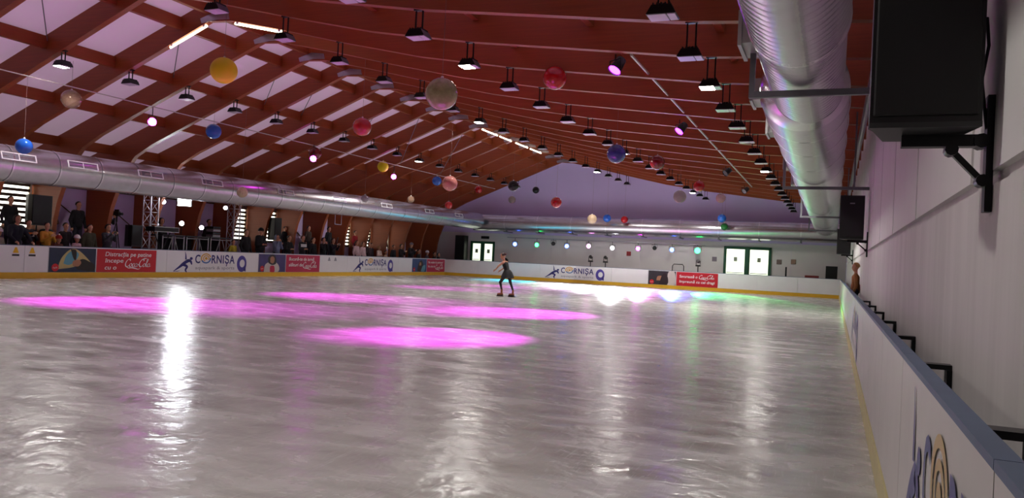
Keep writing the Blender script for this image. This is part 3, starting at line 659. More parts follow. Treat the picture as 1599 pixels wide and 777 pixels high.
balls = [
 (-6.1, 11.36, 4.10, .54, 'moon', 'large speckled translucent yellowish ball, biggest of the hanging balls'),
 (-6.1, 16.8, 5.62, .55, 'red', 'shiny red ball hanging high right of the lit floodlight'),
 (-6.1, 22.46, 4.67, .57, 'navy', 'dark blue see-through ball beside a lit white floodlight'),
 (-6.1, 28.17, 5.15, .54, 'darkred', 'dark red ball hanging right of the dark blue ball'),
 (-6.1, 37.66, 5.25, .55, 'red', 'bright red ball hanging below the far right roof beams'),
 (-6.1, 32.88, 4.32, .54, 'clear', 'clear beige ball hanging before the right end of the gable'),
 (-6.1, 45.39, 5.35, .55, 'pinkclear', 'clear pinkish ball at the foot of the right gable slope'),
 (-6.1, 46.3, 4.26, .5, 'blue', 'small blue ball hanging in front of the far duct on the right'),
 (-6.0, 46.8, 3.80, .45, 'green', 'small green ball low in front of the far duct'),
 (-13, 13.74, 5.38, .6, 'yellow', 'large flat-looking yellow ball under the left roof panels'),
 (-13, 19.39, 5.07, .55, 'red', 'shiny red ball with highlights left of the speckled ball'),
 (-13, 25.18, 4.01, .56, 'pinkclear', 'clear pink ball over the far end of the left duct'),
 (-13, 36.88, 4.28, .55, 'red', 'bright red ball in front of the lilac gable wall'),
 (-13, 43.23, 3.84, .56, 'beige', 'beige striped ball in front of the far duct'),
 (-13, 46.4, 4.09, .5, 'blue', 'small blue ball in front of the far duct beside the striped ball'),
 (-12, 46.8, 4.06, .45, 'red', 'small red ball in front of the far duct between two blue balls'),
 (-13, 31.18, 4.53, .47, 'black', 'black ball in front of the left gable slope'),
 (-18.0, 47.0, 5.82, .45, 'black', 'small black ball in the middle of the lilac gable'),
 (-20.8, 14.63, 3.86, .44, 'blue', 'blue ball with white top in front of the left duct at the left edge'),
 (-20.8, 15.98, 5.44, .56, 'clear', 'clear brownish ball on the left cable near the lit floodlight'),
 (-20.8, 21.64, 5.44, .55, 'blue', 'blue ball on the left cable below the yellow ball'),
 (-20.8, 33.02, 5.6, .55, 'yellow', 'small yellow ball between two magenta spot lights'),
 (-20.9, 27.7, 5.50, .55, 'darkred', 'dark red ball behind the middle magenta spot light'),
 (-20.8, 38.69, 5.50, .54, 'blue', 'small blue ball left of the clear pink ball'),
 (-20.8, 44.22, 5.55, .48, 'red', 'small red ball next to a lit floodlight above the far duct'),
 (-20.8, 40.27, 4.26, .45, 'red', 'small red ball just above the far part of the left duct'),
 (-20.8, 31.55, 3.88, .37, 'grey', 'small clear grey ball above the middle of the left duct'),
 (-20.8, 35.9, 4.22, .37, 'clear', 'small clear brown ball above the left duct, farther than the grey one'),
 (-20.8, 23.26, 3.40, .41, 'beige', 'small beige ball in front of the left duct by the stage truss'),
 (-19.6, 46.9, 5.16, .49, 'clear', 'small clear brownish ball right under the black ball on the gable'),
]
sph = MB().sphere((0, 0, 0), .5, 32, 20).mesh('shell')
for x, y, z, d, c, lab in balls:
    t = thing('inflatable_ball', lab, 'ball', (x, y, z), random.random()*6, 'inflatable balls hung from the roof')
    me = sph.copy(); me.materials.append(ballmat(c)); s = child('shell', me, t); s.scale = (d, d, d*.985)
    obj('valve', MB().tube([(0, 0, d*.488), (0, 0, d*.488+.03)], [.03, .02], 10), VALVE, t)
    top = (zceil(x)-.35)
    obj('string', MB().tube([(0, 0, d*.49), (0, 0, max(.3, top-z+.3))], .004, 5), mat('nylon_string', (120, 100, 96), .5), t)

# ------------------------------------------------------------------ loudspeakers
GRILL = mat('speaker_grille', (5, 5, 6), .6, var=.4, scale=200)
def speaker_box(t, w, d, h, logo=True):
    """centre-bottom at origin, front at -y; tapered cabinet"""
    poly = [(-w/2, -d/2), (w/2, -d/2), (w/2, -d*.1), (w*.33, d/2), (-w*.33, d/2), (-w/2, -d*.1)]
    obj('cabinet', MB().prism(poly, 'z', 0, h), BLACK, t)
    obj('grille', MB().bevbox((-w/2+.015, -d/2-.02, .03), (w/2-.015, -d/2+.002, h-.02), .008), GRILL, t)
    obj('base_plate', MB().prism([(-w/2, -d/2-.01), (w/2, -d/2-.01), (w*.33, d/2), (-w*.33, d/2)], 'z', -.025, 0), mat('grey_plastic', (44, 45, 46), .4), t)
    if logo: obj('badge', MB().box((-.05, -d/2-.026, h*.8), (.05, -d/2-.019, h*.8+.025)), mat('silver_badge', (150, 150, 155), .3, .7), t)
def wall_speaker(y, z0, label, brlabel, h=.95, w=.5, x=.33):
    t = thing('wall_speaker', label, 'loudspeaker', (x, y, z0), 0, 'loudspeakers on the right wall')
    speaker_box(t, w, .42, h)
    b = thing('speaker_bracket', brlabel, 'bracket', (XR, y+.02, z0-.04), 0, 'speaker brackets on the right wall')
    dx = x-XR
    obj('wall_plate', MB().box((-.03, -.04, -.36), (.002, .04, .2)), BLACKM, b)
    obj('support_arm', MB().box((dx-.08, -.035, -.045), (-.02, .035, .012)), BLACKM, b)
    obj('brace', MB().box((-.014, -.02, 0), (.014, .02, math.hypot(dx+.18, .15)), 0, Matrix.Translation((-.04, 0, -.21)) @ Matrix.Rotation(math.atan2(dx+.18, .15), 4, 'Y')), BLACKM, b)
    obj('tilt_joint', MB().tube([(-.05, -.05, -.02), (-.05, .05, -.02)], .035, 10), BLACKM, b)
    obj('lower_pivot', MB().tube([(-.04, -.045, -.21), (-.04, .045, -.21)], .03, 10), BLACKM, b)
    obj('pivot_bolt', MB().tube([(dx+.14, -.045, -.06), (dx+.14, .045, -.06)], .03, 10), BLACKM, b)
wall_speaker(4.3, 2.2, 'big black loudspeaker hanging closest, cut off by the top of the picture', 'black swivel bracket under the closest loudspeaker on the right wall', .95, .47, .365)
wall_speaker(19.0, 2.24, 'black loudspeaker on the right wall below the silver duct', 'black swivel bracket under the middle loudspeaker of the right wall')
wall_speaker(33.0, 2.2, 'farther black loudspeaker on the right wall partly hidden by the nearer one', 'black swivel bracket under the farthest loudspeaker of the right wall')
tag(obj('speaker_cable', MB().tube([(.64, 4.35, 2.75), (.645, 4.3, 2.6), (.63, 4.36, 2.45), (.65, 4.3, 2.2)], .008, 6), BLACK), 'black cable running down the wall behind the closest loudspeaker', 'cable')

# ------------------------------------------------------------------ far wall: doors, lights and gear
GREENF = mat('green_door_frame', (26, 84, 56), .45); DAY = mat('daylight_door_glass', (236, 244, 226), .3, emit=(240, 250, 222), estr=1.1)
def glazed(name, x0, x1, z0, z1):
    r = empty_struct(name, ((x0+x1)/2, YF, z0)); h = (x1-x0)/2; H = z1-z0
    obj('frame', MB().box((-h-.1, -.1, 0), (-h, 0, H+.1)).box((h, -.1, 0), (h+.1, 0, H+.1)).box((-h-.1, -.1, H), (h+.1, 0, H+.1)).box((-.09, -.1, 0), (.09, 0, H)), GREENF, r)
    for s in (-1, 1):
        xa, xb = (.09, h) if s > 0 else (-h, -.09)
        p = obj('leaf', MB().box((xa, -.05, 0), (xa+.06, -.01, H)).box((xb-.06, -.05, 0), (xb, -.01, H)).box((xa, -.05, H-.06), (xb, -.01, H)).box((xa, -.05, 0), (xb, -.01, .9)), GREENF, r)
        obj('pane', MB().box((xa+.06, -.035, .9), (xb-.06, -.025, H-.06)), DAY, p)
        obj('notice', MB().box(((xa+xb)/2-.1, -.042, H*.68), ((xa+xb)/2+.1, -.036, H*.68+.26)), mat('grey_notice', (150, 160, 140), .6), p)
        obj('push_bar', MB().tube([(xa+.1, -.09, 1.02), (xb-.1, -.09, 1.02)], .018, 6), BLACKM, p)
glazed('door_1', -23.15, -21.55, .12, 2.3)
glazed('door_2', -6.1, -3.55, .12, 2.62)
tag(obj('exit_sign', MB().bevbox((-22.5, YF-.06, 2.58), (-21.9, YF-.001, 2.76), .01), BLACK), 'small dark sign box above the left glazed door', 'sign')
t = thing('pillar_speaker', 'tall black loudspeaker column left of the far glazed door', 'loudspeaker', (-23.75, 48.2, .12))
obj('cabinet', MB().bevbox((-.36, -.3, 0), (.36, .3, 2.62), .03), BLACK, t); obj('grille', MB().bevbox((-.32, -.33, .4), (.32, -.29, 2.56), .01), GRILL, t)
# rail carrying the coloured lights
tag(obj('light_bar', MB().tube([(-20.2, 47.85, 2.72), (-7.2, 47.85, 2.72)], .03, 8), STEEL), 'silver tube carrying the coloured lights across the far wall', 'rail')
for x in (-19, -16.7, -14.4, -12.1, -9.8, -7.5):
    pass
PARS = [(-19.63, 2.29, 'blue', 1, (-19.0, 43.4), 900, 'cyan', 'blue stage light on the far wall, leftmost'),
 (-18.08, 2.30, 'green', 1, (-17.5, 43.0), 800, 'cyan', 'green stage light on the far wall, left one'),
 (-16.93, 2.43, 'green', 0, (-16, 40), 0, None, 'unlit stage light between the left green and blue lights'),
 (-16.0, 2.30, 'blue', 1, (-15, 42.0), 1700, 'white', 'blue stage light on the far wall between unlit and pink lights'),
 (-14.53, 2.36, 'pink', 1, (-13.4, 41.8), 2500, 'white', 'pink stage light on the far wall, above the rink logo'),
 (-12.97, 2.30, 'white', 1, (-11.3, 41.6), 2800, 'white', 'white stage light on the far wall'),
 (-11.32, 2.33, 'magenta', 1, (-9.2, 41.6), 2600, 'pink', 'magenta stage light on the far wall right of the white one'),
 (-10.28, 2.41, 'green', 0, (-9, 40), 0, None, 'unlit stage light between magenta and blue lights'),
 (-9.21, 2.34, 'blue', 1, (-7.2, 41.6), 1800, 'blue', 'blue stage light on the far wall, rightmost of the blue ones'),
 (-7.66, 2.36, 'green', 1, (-5.0, 41.2), 3000, 'green', 'brightest green stage light at the right end of the row')]
for x, z, c, lit, (ax, ay), wt, lc, lab in PARS:
    # lens turned along the hall, throw lamp tilted to its pool on the ice
    big = 1.35 if (c == 'green' and x > -8) else 1.0
    p = par((x, 47.85, z), (ax*.6, ay-30, .6), c, bool(lit), lab, 'coloured lights on the far wall', 2.72, 0, .5, 18, big)
    if wt: lamp('spot_lamp', 'SPOT', (0, -.12, 0), wt*SPOT_W*1.6, s2l(CLR[lc]), p, Vector((ax-x, ay-47.73, -z)), .1, .5, .6)
for i, (x, z) in enumerate(((-19.97, 1.25), (-14.19, 1.7), (-13.22, 1.7), (-7.5, 1.75))):
    t = thing('moving_head', 'black moving-head light standing behind the end boards, %s from the left' % ORD[i], 'stage light', (x, 47.3, .12), 0, 'moving heads behind the end boards')
    obj('stand', MB().tube([(0, 0, 0), (0, 0, z-.45)], .03, 8).box((-.25, -.25, 0), (.25, .25, .03)), BLACKM, t)
    obj('base', MB().bevbox((-.14, -.12, z-.47), (.14, .12, z-.38), .02), BLACK, t)
    obj('yoke', MB().box((-.13, -.03, z-.38), (-.1, .03, z-.12)).box((.1, -.03, z-.38), (.13, .03, z-.12)).box((-.13, -.03, z-.385), (.13, .03, z-.37)), BLACK, t)
    obj('head', MB().tube([(0, .1, z-.2), (0, -.1, z-.12)], [.08, .1], 12), BLACK, t)
t = thing('barrier', 'black tubular barrier arch behind the end boards', 'barrier', (-8.7, 47.4, .12))
obj('hoop', MB().tube([(-.36, 0, 0), (-.34, 0, 1.25), (-.26, 0, 1.36), (.26, 0, 1.36), (.34, 0, 1.25), (.36, 0, 0)], .025, 8), BLACKM, t); obj('crossbar', MB().tube([(-.35, 0, .9), (.35, 0, .9)], .02, 8), BLACKM, t)
t = thing('monitor_speaker', 'black speaker cabinet standing in the far right corner', 'loudspeaker', (-.1, 47.7, .12)); speaker_box(t, .62, .5, 1.66, False)
tag(obj('red_case', MB().bevbox((-1.5, 47.3, .12), (-.75, 47.8, 1.2), .02), mat('dull_red_case', (120, 40, 36), .6)), 'dull red case behind the end boards beside the corner speaker', 'case')
t = thing('barrier_post', 'short black post right of the far glazed doors', 'post', (-2.53, 47.5, .12)); obj('post', MB().tube([(0, 0, 0), (0, 0, 1.5)], .045, 10), BLACKM, t); obj('foot', MB().tube([(0, 0, 0), (0, 0, .04)], .18, 16), BLACKM, t)
for i, (x, z, c, lab) in enumerate(((-12.1, 2.0, (150, 40, 44), 'small red notice on the far wall above the banner end'), (-3.0, 1.9, (110, 90, 88), 'small dark switch box right of the far glazed doors'), (-2.2, 1.95, (150, 120, 104), 'small brown switch box on the far wall near the corner'), (-6.75, 1.9, (120, 110, 120), 'small grey switch box left of the bright glazed doors'))):
    tag(obj('wall_box', MB().bevbox((x-.14, YF-.05, z-.14), (x+.14, YF-.001, z+.14), .012), mat('wallbox%d' % i, c, .6)), lab, 'wall box')

# ------------------------------------------------------------------ stage with trusses behind the left boards
def truss(t, a, b, s, n, m):
    a = Vector(a); b = Vector(b); d = (b-a); dn = d.normalized(); u = Vector((0, 0, 1)) if abs(dn.z) < .5 else Vector((1, 0, 0)); v = dn.cross(u)
    cor = [(u*i+v*j)*s/2 for i, j in ((1, 1), (1, -1), (-1, -1), (-1, 1))]
    for c in cor: obj('chord', MB().tube([a+c, b+c], .024, 8), m, t)
    for k in range(n):
        for q in range(4):
            p0 = a+d*(k/n)+cor[q]; p1 = a+d*((k+1)/n)+cor[(q+1) % 4]
            if k % 2: p0, p1 = a+d*(k/n)+cor[(q+1) % 4], a+d*((k+1)/n)+cor[q]
            obj('brace', MB().tube([p0, p1], .013, 5), m, t)
        if k:
            p = a+d*(k/n); mb = MB()
            for q in range(4): mb.tube([p+cor[q], p+cor[(q+1) % 4]], .012, 5)
            obj('rung', mb, m, t)
ALU = mat('truss_aluminium', (188, 186, 192), .3, .8, var=.08)
for y, lab in ((22.9, 'left silver lattice truss tower of the stage'), (27.5, 'right silver lattice truss tower of the stage')):
    t = thing('truss_tower', lab, 'truss', (-25.0, y, .12), 0, 'stage truss towers')
    truss(t, (0, 0, .03), (0, 0, 3.35), .38, 7, ALU)
    obj('foot_plate', MB().box((-.3, -.3, 0), (.3, .3, .03)), ALU, t)
t = thing('truss_beam', 'horizontal silver truss joining the two stage towers behind the duct', 'truss', (-25.0, 25.2, 3.66)); truss(t, (0, -2.6, 0), (0, 2.6, 0), .36, 8, ALU)
for i, (y0, y1) in enumerate(((23.3, 24.5), (24.55, 25.85), (25.9, 27.2))):
    t = thing('stage_desk', 'silver lattice-fronted stage desk, %s from the left truss' % ORD[i], 'desk', (-25.0, (y0+y1)/2, .12), 0, 'lattice stage desks')
    h = (y1-y0)/2; H = 1.5
    obj('desk_top', MB().box((-.45, -h, H), (.25, h, H+.06)), mat('dark_desk_top', (50, 46, 52), .5), t)
    for a, b in ((-1, -.42), (-1, .22), (1, -.42), (1, .22)): obj('leg', MB().tube([(b, a*(h-.05), 0), (b, a*(h-.05), H)], .025, 8), ALU, t)
    obj('cross_rail', MB().tube([(.22, -h+.05, H-.06), (.22, h-.05, H-.06)], .02, 8), ALU, t)
    for s in (-1, 1): obj('diagonal', MB().tube([(.22, s*(h*.7), .4), (.22, s*h*.12, H-.08)], .016, 6), ALU, t)
    obj('curtain', MB().box((-.44, -h+.03, .0), (-.42, h-.03, H)), mat('black_curtain', (20, 16, 22), .9), t)
# stage lamps
t = thing('stage_floodlight', 'dazzling white floodlight at the top of the stage under the duct', 'floodlight', (-24.5, 24.1, 3.06))
Q = Vector((-24.5, 24.1, 3.06)); tgt = Vector((-6.0, 2.0, 0.6)); dd = (tgt-Q).normalized(); R4 = dd.to_track_quat('-Z', 'Y').to_matrix().to_4x4()
obj('housing', MB().prism([(-.27, -.2), (.27, -.2), (.27, .2), (-.27, .2)], 'z', 0, .14), BLACKM, t).matrix_local = R4
obj('glass', MB().box((-.25, -.18, -.012), (.25, .18, -.001)), mat('dazzling_glass', (255, 255, 255), .3, emit=(238, 246, 255), estr=70.0), t).matrix_local = R4
obj('bracket', MB().box((-.14, -.3, -.02), (-.1, -.27, .4)).box((-.14, .27, -.02), (-.1, .3, .4)).box((-.14, -.3, .38), (-.1, .3, .42)), BLACKM, t)
lamp('stage_flood_lamp', 'SPOT', dd*.05, STAGE_FLOOD_W, (.92, .96, 1), t, dd, .15, math.radians(130), .7)
for (y, z, lab, es) in ((24.45, 2.17, 'small white stage lamp above the middle of the lattice desks', 60), (25.55, 2.05, 'small white stage lamp on the second lattice desk', 25), (23.45, 2.98, 'small round white lamp beside the left truss', 12), (26.9, 3.0, 'small round white lamp beside the right truss', 10)):
    base = 1.7 if z < 2.5 else 3.5
    par((-24.95, y, z), (-12, y-10, 1.2), 'white', True, lab, 'white stage lamps', base, 0, .5, es, .7)
t = thing('keyboard_case', 'long dark equipment case with silver edges beside the left truss', 'case', (-24.5, 23.05, 1.7))
obj('case_body', MB().bevbox((-.25, -.6, .07), (.25, .6, .26), .02), BLACK, t); obj('edge_trim', MB().box((.24, -.6, .06), (.26, .6, .085)).box((.24, -.6, .245), (.26, .6, .27)).box((.24, .58, .07), (.26, .6, .26)), ALU, t)
obj('stand', MB().tube([(0, -.4, -1.58), (0, .4, .07)], .02, 6).tube([(0, .4, -1.58), (0, -.4, .07)], .02, 6), BLACKM, t)
t = thing('mixer_rack', 'stack of silver-faced audio units on the right lattice desk', 'audio rack', (-25.05, 26.35, 1.68))
for k in range(4): obj('unit', MB().bevbox((-.2, -.22, k*.12), (.2, .22, k*.12+.1), .01), mat('unit_face_%d' % (k % 2), ((150, 146, 156), (40, 38, 44))[k % 2], .35, .4), t)
def pa(loc, w, d, h, zs, label, rz=PI/2):
    t = thing('stand_speaker', label, 'loudspeaker', loc, rz)
    speaker_box(t, w, d, h, False)
    for c in t.children: c.location.z += zs
    obj('pole', MB().tube([(0, 0, 0), (0, 0, zs)], .022, 8), BLACKM, t)
    for k in range(3):
        a = k*2*PI/3; obj('tripod_leg', MB().tube([(0, 0, .5), (.3*math.cos(a), .3*math.sin(a), .01)], .016, 6), BLACKM, t)
pa((-25.05, 18.2, .12), .72, .5, 1.0, 1.65, 'black speaker on a stand among the spectators by the louvred window')
pa((-24.95, 30.2, .12), .5, .45, 1.05, 1.6, 'black speaker on a stand behind the grey hooded spectator')
pa((-25.0, 22.1, .12), .5, .45, .8, 1.05, 'black speaker on a stand left of the stage truss')
t = thing('hanging_frame', 'small silver rectangular frame hanging below the duct among the spectators', 'frame', (-24.4, 34.6, 3.0))
obj('bar', MB().box((-.01, -.3, -.3), (.01, -.27, .5)), ALU, t); obj('bar', MB().box((-.01, .27, -.3), (.01, .3, .5)), ALU, t); obj('bar', MB().box((-.01, -.3, -.3), (.01, .3, -.27)), ALU, t)

# ------------------------------------------------------------------ people
def cap_mesh(mb, a, b, ra, rb, n=12):
    a = Vector(a); b = Vector(b); d = b-a; L = d.length
    if L < 1e-5: mb.sphere(a, ra, n, 8); return
    d /= L; u = d.orthogonal().normalized(); v = d.cross(u); R = []
    def ring(c, r): R.append([c+(u*math.cos(2*PI*k/n)+v*math.sin(2*PI*k/n))*r for k in range(n)])
    for t in (-80, -45, -15): ring(a+d*ra*math.sin(math.radians(t)), ra*math.cos(math.radians(t)))
    for t in (15, 45, 80): ring(b+d*rb*math.sin(math.radians(t)), rb*math.cos(math.radians(t)))
    mb.rings(R)
def body_mesh(caps, head, voxel, name, fingers=()):
    """caps: (a, b, ra, rb, zone); head: (centre, radii, dir); returns one remeshed surface with zone material slots"""
    mb = MB()
    for a, b, ra, rb, z in list(caps)+list(fingers): cap_mesh(mb, a, b, ra, rb)
    hc, hr, f = Vector(head[0]), head[1], Vector(head[2]).normalized()
    s = Vector((0, 0, 1)).cross(f).normalized(); u = f.cross(s)
    H = Matrix(((f.x, s.x, u.x, hc.x), (f.y, s.y, u.y, hc.y), (f.z, s.z, u.z, hc.z), (0, 0, 0, 1)))
    r = hr
    mb.sphere((-.008*r/.1, 0, .025*r/.1), (r*.98, r*.80, r*.98), 20, 14, M=H)       # skull
    mb.sphere((.022*r/.1, 0, -.045*r/.1), (r*.68, r*.60, r*.80), 16, 12, M=H)       # jaw
    mb.sphere((.092*r/.1, 0, -.028*r/.1), (r*.18, r*.13, r*.2), 10, 8, M=H)         # nose
    mb.sphere((.075*r/.1, 0, -.075*r/.1), (r*.14, r*.24, r*.07), 10, 8, M=H)        # lips
    mb.sphere((.080*r/.1, 0, .022*r/.1), (r*.12, r*.5, r*.08), 10, 8, M=H)          # brow
    for q in (-1, 1): mb.sphere((0, q*.082*r/.1, -.01*r/.1), (r*.14, r*.07, r*.24), 8, 6, M=H)   # ears
    me = mb.mesh(name); o = bpy.data.objects.new(name, me); COL.objects.link(o)
    md = o.modifiers.new('r', 'REMESH'); md.mode = 'VOXEL'; md.voxel_size = voxel; md.use_smooth_shade = True
    sm = o.modifiers.new('s', 'SMOOTH'); sm.iterations = 3; sm.factor = .5
    dg = bpy.context.evaluated_depsgraph_get(); dg.update()
    out = bpy.data.meshes.new_from_object(o.evaluated_get(dg)); bpy.data.objects.remove(o); bpy.data.meshes.remove(me); out.name = name
    n = len(out.polygons); C = np.empty(n*3); out.polygons.foreach_get('center', C); C = C.reshape(-1, 3)
    best = np.full(n, 1e9); zone = np.zeros(n, dtype=np.int32); ZN = {'skin': 0, 'top': 1, 'trouser': 2, 'shoe': 3}
    best = np.minimum(best, np.linalg.norm(C-np.array(hc), axis=1)-hr*1.05)
    for a, b, ra, rb, z in list(caps)+list(fingers):
        A = np.array(a); B = np.array(b); d = B-A; t = np.clip(((C-A)@d)/max(d@d, 1e-9), 0, 1)
        dist = np.linalg.norm(C-A-t[:, None]*d, axis=1)-(ra+(rb-ra)*t); mk = dist < best; best[mk] = dist[mk]; zone[mk] = ZN[z]
    out.polygons.foreach_set('material_index', zone); out.polygons.foreach_set('use_smooth', [True]*n)
    for k in range(4): out.materials.append(None)
    return out, H, hr
def hand_caps(w, d, s=1.0, curl=.5, zone='skin', side=1):
    """palm at w pointing along d, four fingers and a thumb"""
    w = Vector(w); d = Vector(d).normalized(); up = Vector((0, 0, 1))
    lat = d.cross(up); lat = lat.normalized() if lat.length > .1 else Vector((0, 1, 0)); nn = lat.cross(d)
    c = [(w, w+d*.075*s, .03*s, .034*s, zone)]; palm = w+d*.08*s
    for i, (o, L) in enumerate(((-.03, .055), (-.01, .066), (.01, .062), (.03, .046))):
        a = palm+lat*o*s; b = a+(d*math.cos(curl)-nn*math.sin(curl))*L*.6*s; e = b+(d*math.cos(curl*2)-nn*math.sin(curl*2))*L*.6*s
        c += [(a, b, .0095*s, .009*s, zone), (b, e, .009*s, .0075*s, zone)]
    a = w+d*.03*s-lat*.03*s*side; b = a+(d*.6-lat*.8*side)*.04*s; c += [(a, b, .012*s, .01*s, zone), (b, b+d*.03*s, .01*s, .008*s, zone)]
    return c
POSE = {  # elbow, wrist, hand dir (right side y<0 mirrored)
 'idle': ((-.02, .27, 1.12), (.07, .26, .88), (.2, 0, -1)),
 'clap': ((.10, .25, 1.14), (.30, .05, 1.30), (.5, -.3, .8)),
 'phone': ((.14, .22, 1.20), (.32, .09, 1.42), (.3, -.3, 1)),
 'lean': ((.12, .30, 1.14), (.33, .24, .98), (.9, 0, -.3)),
 'crossed': ((.05, .27, 1.12), (.2, .02, 1.14), (.2, -1, .1)),
 'face': ((.16, .20, 1.16), (.17, .07, 1.46), (.0, -.3, 1)),
}
def pose_caps(p, child_=False, bulk=1.0, voxel=.02):
    e, w, hd = POSE[p]; ln = .07 if p == 'lean' else 0; B = bulk
    c = [((0, 0, .97), (0, 0, 1.1), .155*B, .15*B, 'top'), ((0, -.05, 1.1), (ln*.6, -.07, 1.34), .125*B, .13*B, 'top'), ((0, .05, 1.1), (ln*.6, .07, 1.34), .125*B, .13*B, 'top'),
         ((ln*.6, -.15, 1.41), (ln*.6, .15, 1.41), .078*B, .078*B, 'top'), ((ln*.6, 0, 1.42), (ln, 0, 1.56), .062, .052, 'skin')]
    for q in (-1, 1):
        S = (ln*.6, q*.18, 1.41); E = (e[0]+ln, q*e[1], e[2]); W = (w[0]+ln, q*w[1], w[2])
        c += [(S, E, .068*B, .056*B, 'top'), (E, W, .054*B, .042*B, 'top')]
        c += hand_caps(W, (hd[0], q*hd[1], hd[2]), 1.15, .5, 'skin', q)
        c += [((0, q*.09, .94), (.02, q*.1, .5), .10, .068, 'trouser'), ((.02, q*.1, .5), (-.02, q*.1, .1), .065, .045, 'trouser'), ((-.03, q*.1, .05), (.14, q*.115, .035), .05, .038, 'shoe')]
    hr = .105 if not child_ else .145
    return body_mesh(c, ((ln+.015, 0, 1.655 if not child_ else 1.69), hr, (1, 0, -.05)), voxel, 'body')
HAIRM = {}
def hair_mesh(r, long):
    mb = MB(); nu, nv = 20, 12; vs = []; fs = []
    for j in range(nv+1):
        el = PI/2-j/nv*(PI*(.62 if long else .56))
        for i in range(nu):
            a = 2*PI*i/nu; front = math.cos(a)
            e2 = el if front < .25 else max(el, math.radians(38+18*front))
            rr = r*(1.1+(.12 if long and el < 0 else 0))
            vs.append((-.008+rr*1.0*math.cos(e2)*math.cos(a)-.004, rr*.84*math.cos(e2)*math.sin(a), .25*r+rr*math.sin(e2)-(.25*r if long and el < -.3 and front < .2 else 0)))
    for j in range(nv):
        for i in range(nu): fs.append([j*nu+i, (j+1)*nu+i, (j+1)*nu+(i+1) % nu, j*nu+(i+1) % nu])
    fs.append(list(range(nu*nv, nu*nv+nu)))
    mb.add(vs, fs, 0, True); me = mb.mesh('hair')
    return me
def hat_mesh(r):
    mb = MB(); R = []
    for z, k in ((-.02, 1.16), (.0, 1.2), (.28, 1.2), (.3, 1.13), (.75, .98), (1.1, .62), (1.24, .2)):
        R.append([(r*k*math.cos(2*PI*i/20), r*k*.84*math.sin(2*PI*i/20), .25*r+r*z) for i in range(20)])
    mb.rings(R); return mb
def hood_mesh(r):
    mb = MB(); nu, nv = 20, 10; vs = []; fs = []
    for j in range(nv+1):
        el = PI/2-j/nv*PI*.8
        for i in range(nu):
            a = math.radians(62)+i/(nu-1)*math.radians(236)
            vs.append((r*1.28*math.cos(el)*math.cos(a)-.02, r*1.08*math.cos(el)*math.sin(a), .05*r+r*1.32*math.sin(el)))
    for j in range(nv):
        for i in range(nu-1): fs.append([j*nu+i, (j+1)*nu+i, (j+1)*nu+i+1, j*nu+i+1])
    mb.add(vs, fs, 0, True); return mb
SKINC = mat('skin', (196, 142, 112), .5, var=.08); DENIM = mat('dark_trousers', (28, 30, 42), .8); SHOE = mat('dark_shoes', (22, 20, 20), .6)
EYE = mat('eye_dark', (20, 14, 12), .3)
eye_me = MB().sphere((0, 0, 0), .011, 8, 6).mesh('eye'); eye_me.materials.append(EYE)
CACHE = {}
def person(x, y, zfloor, ztop, top, label, pose='idle', hair=(34, 24, 20), long=False, hat=None, hood=None, kid=False, rz=0.0, bulk=1.0, pom=None, phone=None, stripe=None, group='spectators behind the boards'):
    key = (pose, kid, bulk)
    if key not in CACHE: CACHE[key] = pose_caps(pose, kid, bulk)
    me, H, hr = CACHE[key]
    full = 1.775 if not kid else 1.845
    s = (ztop-zfloor)/full
    t = thing('person', label, 'person', (x, y, zfloor), rz, group)
    t.scale = (s, s, s)
    o = child('body', me, t)
    tm = mat('cloth_%d_%d_%d' % top, top, .85, var=.2, scale=9)
    for i, m in enumerate((SKINC, tm, DENIM, SHOE)):
        o.material_slots[i].link = 'OBJECT'; o.material_slots[i].material = m
    hk = ('hair', kid, long)
    if hk not in CACHE: CACHE[hk] = hair_mesh(hr, long)
    hm = CACHE[hk]
    if not hm.materials: hm.materials.append(None)
    h = child('hair', hm, t); h.matrix_local = H; h.material_slots[0].link = 'OBJECT'; h.material_slots[0].material = mat('hair_%d_%d_%d' % hair, hair, .6, var=.3, scale=30)
    for q in (-1, 1):
        e = child('eye', eye_me, t); e.matrix_local = H @ Matrix.Translation((.083*hr/.1, q*.032*hr/.1, .0))
    if hat:
        a = obj('knit_hat', hat_mesh(hr), mat('knit_%d_%d_%d' % hat, hat, .9, var=.25, scale=40), t, M=H)
        if pom: obj('pompom', MB().sphere((0, 0, hr*1.55), hr*.34, 12, 8), mat('knit_%d_%d_%d' % pom, pom, .9), a)
    if hood: obj('hood', hood_mesh(hr), mat('cloth_%d_%d_%d' % hood, hood, .9, var=.2, scale=9), t, M=H)
    if stripe:
        for st, zz in zip(stripe, (1.31, 1.24)):
            R = [[(.0+(.155+.012)*1.0*math.cos(2*PI*i/24), .235*math.sin(2*PI*i/24), z) for i in range(24)] for z in (zz, zz+.06)]
            obj('jacket_stripe', MB().rings(R, 0, True, False), mat('cloth_%d_%d_%d' % st, st, .8), t)
    if phone:
        e, w_, hd = POSE[pose]
        ph = thing('phone', phone, 'phone', (x+(w_[0]+.06)*s, y, zfloor+(w_[2]+.06)*s), rz)
        obj('case', MB().bevbox((-.006, -.075, -.02), (.006, .075, .06), .003), BLACK, ph); obj('screen', MB().box((-.0075, -.07, -.015), (-.006, .07, .055)), mat('phone_screen', (60, 80, 100), .2, emit=(130, 170, 190), estr=.8), ph)
    return t
F, B2 = .12, .85
BLK, NVY, DRK, BRN = (20, 20, 24), (24, 26, 40), (40, 34, 38), (58, 44, 38)
XF = -24.55; XM = -24.85; XB = -25.75
person(XF-.03, 16.6, F, 1.58, (190, 180, 165), 'child in black and white hat with cream scarf at the left edge', 'idle', hat=(225, 222, 218), kid=True)
